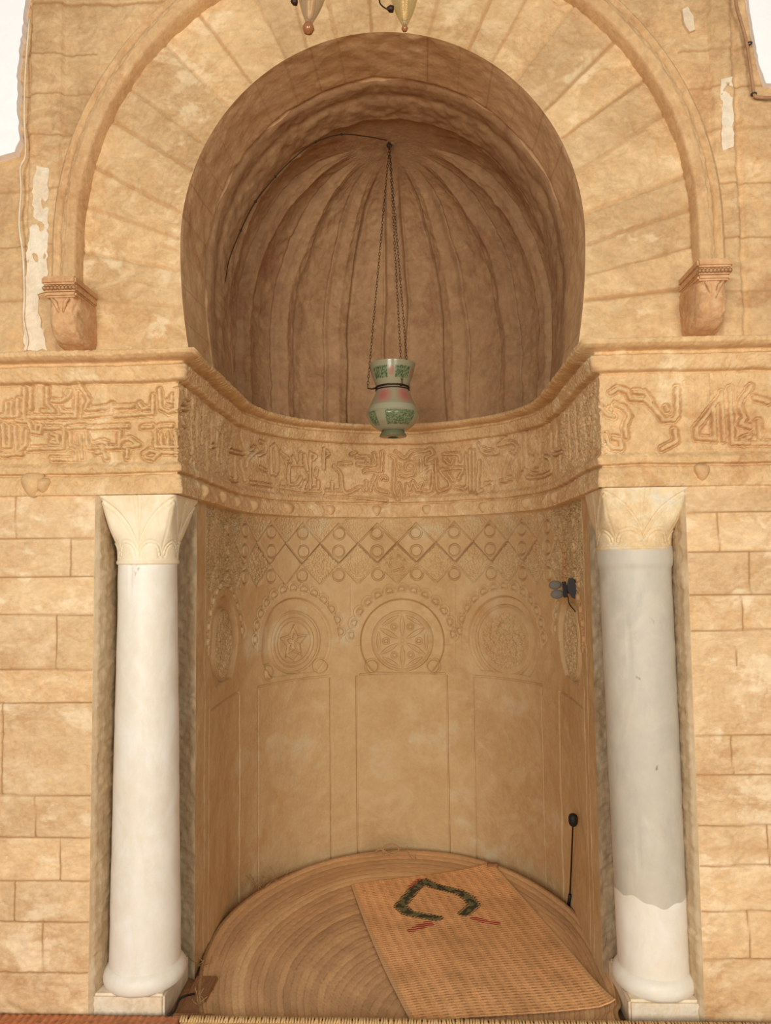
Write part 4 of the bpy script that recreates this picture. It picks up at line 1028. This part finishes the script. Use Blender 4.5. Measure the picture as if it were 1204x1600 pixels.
def chain(a, b, link=.0150, r=.0014):
    a = Vector(a); b = Vector(b); d = b-a; n = int(d.length/link); t_ = d.normalized(); s1 = t_.cross(Vector((0, 1, 0))).normalized(); s2 = t_.cross(s1)
    m = MB()
    for i in range(n):
        c = a+d*((i+.5)/n); sd = s1 if i % 2 else s2; m.torus(c, 1, r, link*.62, .0042, tuple(t_), tuple(sd), 10, 5)
    return m
for px, py, dy in HL:
    e_ = at(px, py, Yl+dy); m = chain(e_, hook); m.build('chain', M_DK, t)
    ctr = Vector((lx, Yl, zz_(607))); dr = Vector(e_)-ctr; dr.z = 0; st = ctr+dr.normalized()*26*PX
    m = MB(); m.tube([st, (st+Vector(e_))/2-Vector((0, 0, .004)), Vector(e_)+Vector((0, 0, -.002))], [.005, .004, .003], 8); m.build('hook_arm', M_DK, NBAND)
m = MB(); m.torus(tuple(hook+np.array([0, 0, .002])), .010, .003, 1, 1, (1, 0, 0), (0, 0, 1), 16, 6); m.tube([hook+np.array([0, 0, .01]), hook+np.array([.003, 0, .06])], .006, 8); m.lathe([(.0, .012), (.016, .016), (.018, .022), (.004, .03), (0, .03)], tuple(hook), 16)
m.build('ceiling_hook', M_BLK, t)
settle(t)

# thin cable with clips across the dome
def vault_hit(px, py, off=.0):
    d = ray(px, py); A_, B_ = .664+off, .752+off; zc = ZS; o = CAM
    a2 = (d[0]/A_)**2+(d[2]/B_)**2; b2 = 2*(o[0]*d[0]/A_**2+(o[2]-zc)*d[2]/B_**2); c2 = (o[0]/A_)**2+((o[2]-zc)/B_)**2-1
    D = b2*b2-4*a2*c2; t_ = (-b2+D**.5)/2/a2; return o+d*t_
cp = [(352, 440), (358, 405), (376, 360), (399, 315), (430, 276), (460, 246), (493, 222), (533, 210), (570, 213), (604, 219)]
pts = [vault_hit(x, y) for x, y in cp]
m = MB(); m.tube(spline(pts, 6), .0022, 6)
t = thing('lamp_cable', 'thin dark cable clipped along the inner edge of the dome ring to the lamp hook', 'cable', tuple(pts[5]))
m.build('cable', M_DK, t)
for i in (2, 3, 4, 6, 7):
    m = MB(); m.lathe([(0, -.005), (.005, -.003), (.005, .003), (0, .005)], tuple(pts[i]), 10); m.build('clip', M_BLK, t)
settle(t)

# ------------------------------------------------------------------ two glass oil lamps hanging in front, at the top edge
def clear_glass(name, col):
    m = bpy.data.materials.new(name); m.use_nodes = True; nt = m.node_tree; nt.nodes.clear()
    o = nt.nodes.new('ShaderNodeOutputMaterial'); tr = nt.nodes.new('ShaderNodeBsdfTransparent'); tr.inputs[0].default_value = col
    gl = nt.nodes.new('ShaderNodeBsdfGlossy'); gl.inputs['Roughness'].default_value = .06; gl.inputs[0].default_value = (.9, .85, .7, 1)
    fr = nt.nodes.new('ShaderNodeFresnel'); fr.inputs[0].default_value = 1.3; mx = nt.nodes.new('ShaderNodeMixShader')
    df = nt.nodes.new('ShaderNodeBsdfDiffuse'); df.inputs[0].default_value = col; m2 = nt.nodes.new('ShaderNodeMixShader'); m2.inputs[0].default_value = .16
    nt.links.new(tr.outputs[0], m2.inputs[1]); nt.links.new(df.outputs[0], m2.inputs[2])
    mul = nt.nodes.new('ShaderNodeMath'); mul.operation = 'MULTIPLY'; mul.inputs[1].default_value = .6; nt.links.new(fr.outputs[0], mul.inputs[0])
    nt.links.new(mul.outputs[0], mx.inputs[0]); nt.links.new(m2.outputs[0], mx.inputs[1]); nt.links.new(gl.outputs[0], mx.inputs[2]); nt.links.new(mx.outputs[0], o.inputs[0]); return m
G_AMB = clear_glass('smoky_glass', srgb(236, 220, 196)); G_YEL = clear_glass('yellow_glass', srgb(244, 232, 190))
M_AMB = simple('amber_glass', srgb(150, 96, 56), .12, 0, .6); M_OIL = simple('lamp_oil', srgb(196, 160, 90), .2, 0, .5)
def oil_lamp(label, cpx, tip_y, ball_r, mat, hub_px, Y=-.55, tilt=0, core=None, rim_px=27):
    k = (2.65+Y)/FPX; tip = at(cpx, tip_y, Y)
    t = thing('glass_oil_lamp', label, 'lamp', tuple(tip), None)
    ax = Vector((tilt, 0, 1)).normalized(); L_ = .24
    pr = [(.006, .0), (9*k, 12*k), (15*k, 26*k), (21*k, 45*k), (25*k, 65*k), (rim_px*k, 90*k), (rim_px*k*1.02, 130*k), (rim_px*k*1.15, 165*k)]
    sp = [(p[0], p[2]) for p in spline([(a, 0, b) for a, b in pr], 5)]
    m = MB(); V0 = [(r, z) for r, z in sp]; m.lathe(V0, tuple(tip), 48, axis=ax); m.build('glass_bowl', mat, t)
    if core:
        m = MB(); m.lathe([(0, 10*k), (6*k, 14*k), (8*k, 26*k), (9*k, 60*k), (8*k, 90*k), (0, 92*k)], tuple(tip), 24, axis=ax); m.build('inner_tube', core, t)
    m = MB(); bc = Vector(tip)-ax*(ball_r*k*.5)
    m.lathe([(0, -ball_r*k), (ball_r*k*.7, -ball_r*k*.7), (ball_r*k, 0), (ball_r*k*.75, ball_r*k*.66), (ball_r*k*.45, ball_r*k), (.006, ball_r*k*1.3)], tuple(bc), 24, axis=ax); m.build('finial', M_AMB, t)
    hb = at(hub_px[0], hub_px[1], Y-.02)
    m = MB(); m.lathe([(0, -.008), (.009, -.006), (.010, .004), (.004, .012), (0, .014)], tuple(hb), 16, axis=(-1, -.3, 0)); sb = m.build('side_button', M_DK, t)
    top = Vector(tip)+ax*165*k
    for q_ in range(3):
        an = 2*PI*q_/3+.4; s_ = top+Vector((math.cos(an), math.sin(an), 0))*rim_px*k*1.15; ch = chain(s_, top+Vector((0, 0, .65)), .02, .0016); ch.build('chain', M_DK, t)
    if hub_px[2]:
        m = MB(); m.tube(spline([at(x, y, Y-.03) for x, y in hub_px[2]], 6), .0022, 6); m.build('wire_hook', M_DK, sb)
    settle(t); return t
oil_lamp('smoky glass oil lamp with an amber ball tip, left one of the hanging pair', 482, 40, 10, G_AMB, (461, 3, None), tilt=.10, core=M_OIL)
oil_lamp('yellow pointed glass oil lamp with a small brown tip, right one of the hanging pair', 632, 42, 5.5, G_YEL, (611, 14, [(592, -4), (594, 6), (602, 13), (609, 15)]), core=M_OIL, rim_px=26)

# ------------------------------------------------------------------ leads on the walls
m = MB(); P = [at(x, y, -.03) for x, y in ((1148, -60), (1149, 0), (1156, 30), (1163, 55), (1168, 80), (1175, 130), (1178, 148), (1184, 152), (1215, 153), (1300, 155))]
m.tube(spline(P, 6), .0055, 8)
t = thing('wall_conduit', 'brown cable bending round the edge of the white plaster at the upper right', 'cable', tuple(P[4]))
m.build('cable', stone('painted_cable', srgb(176, 134, 100), srgb(160, 118, 84), srgb(188, 148, 112), bump=.1), t)
for x, y in ((1170, 68), (1177, 147)):
    m = MB(); m.torus(tuple(at(x, y, -.028)), .008, .003, 1, 1, (1, 0, 0), (0, 1, 0), 14, 6); m.build('clip', M_CH, t)
settle(t)
m = MB(); P = [at(x, y, -.026) for x, y in ((46, 30), (40, 110), (38, 180), (40, 240), (32, 262), (33, 300), (30, 350), (36, 400), (38, 460), (37, 500), (43, 530), (40, 548))]
m.tube(spline(P, 5), .0035, 6); o = m.build('wall_cable', M_LIME); tag(o, 'thin pale cable hanging down the wall edge at the far left', 'cable')
# broken wooden chock behind the mat and splinter
m = MB(); a_ = atz(768, 1353, .0); m.box((a_[0]-.022, a_[1]-.01, FLOOR), (a_[0]+.03, a_[1]+.02, .012), .003); o = m.build('wood_chock', M_WOOD); tag(o, 'small wooden chock behind the back corner of the orange straw mat', 'wood')
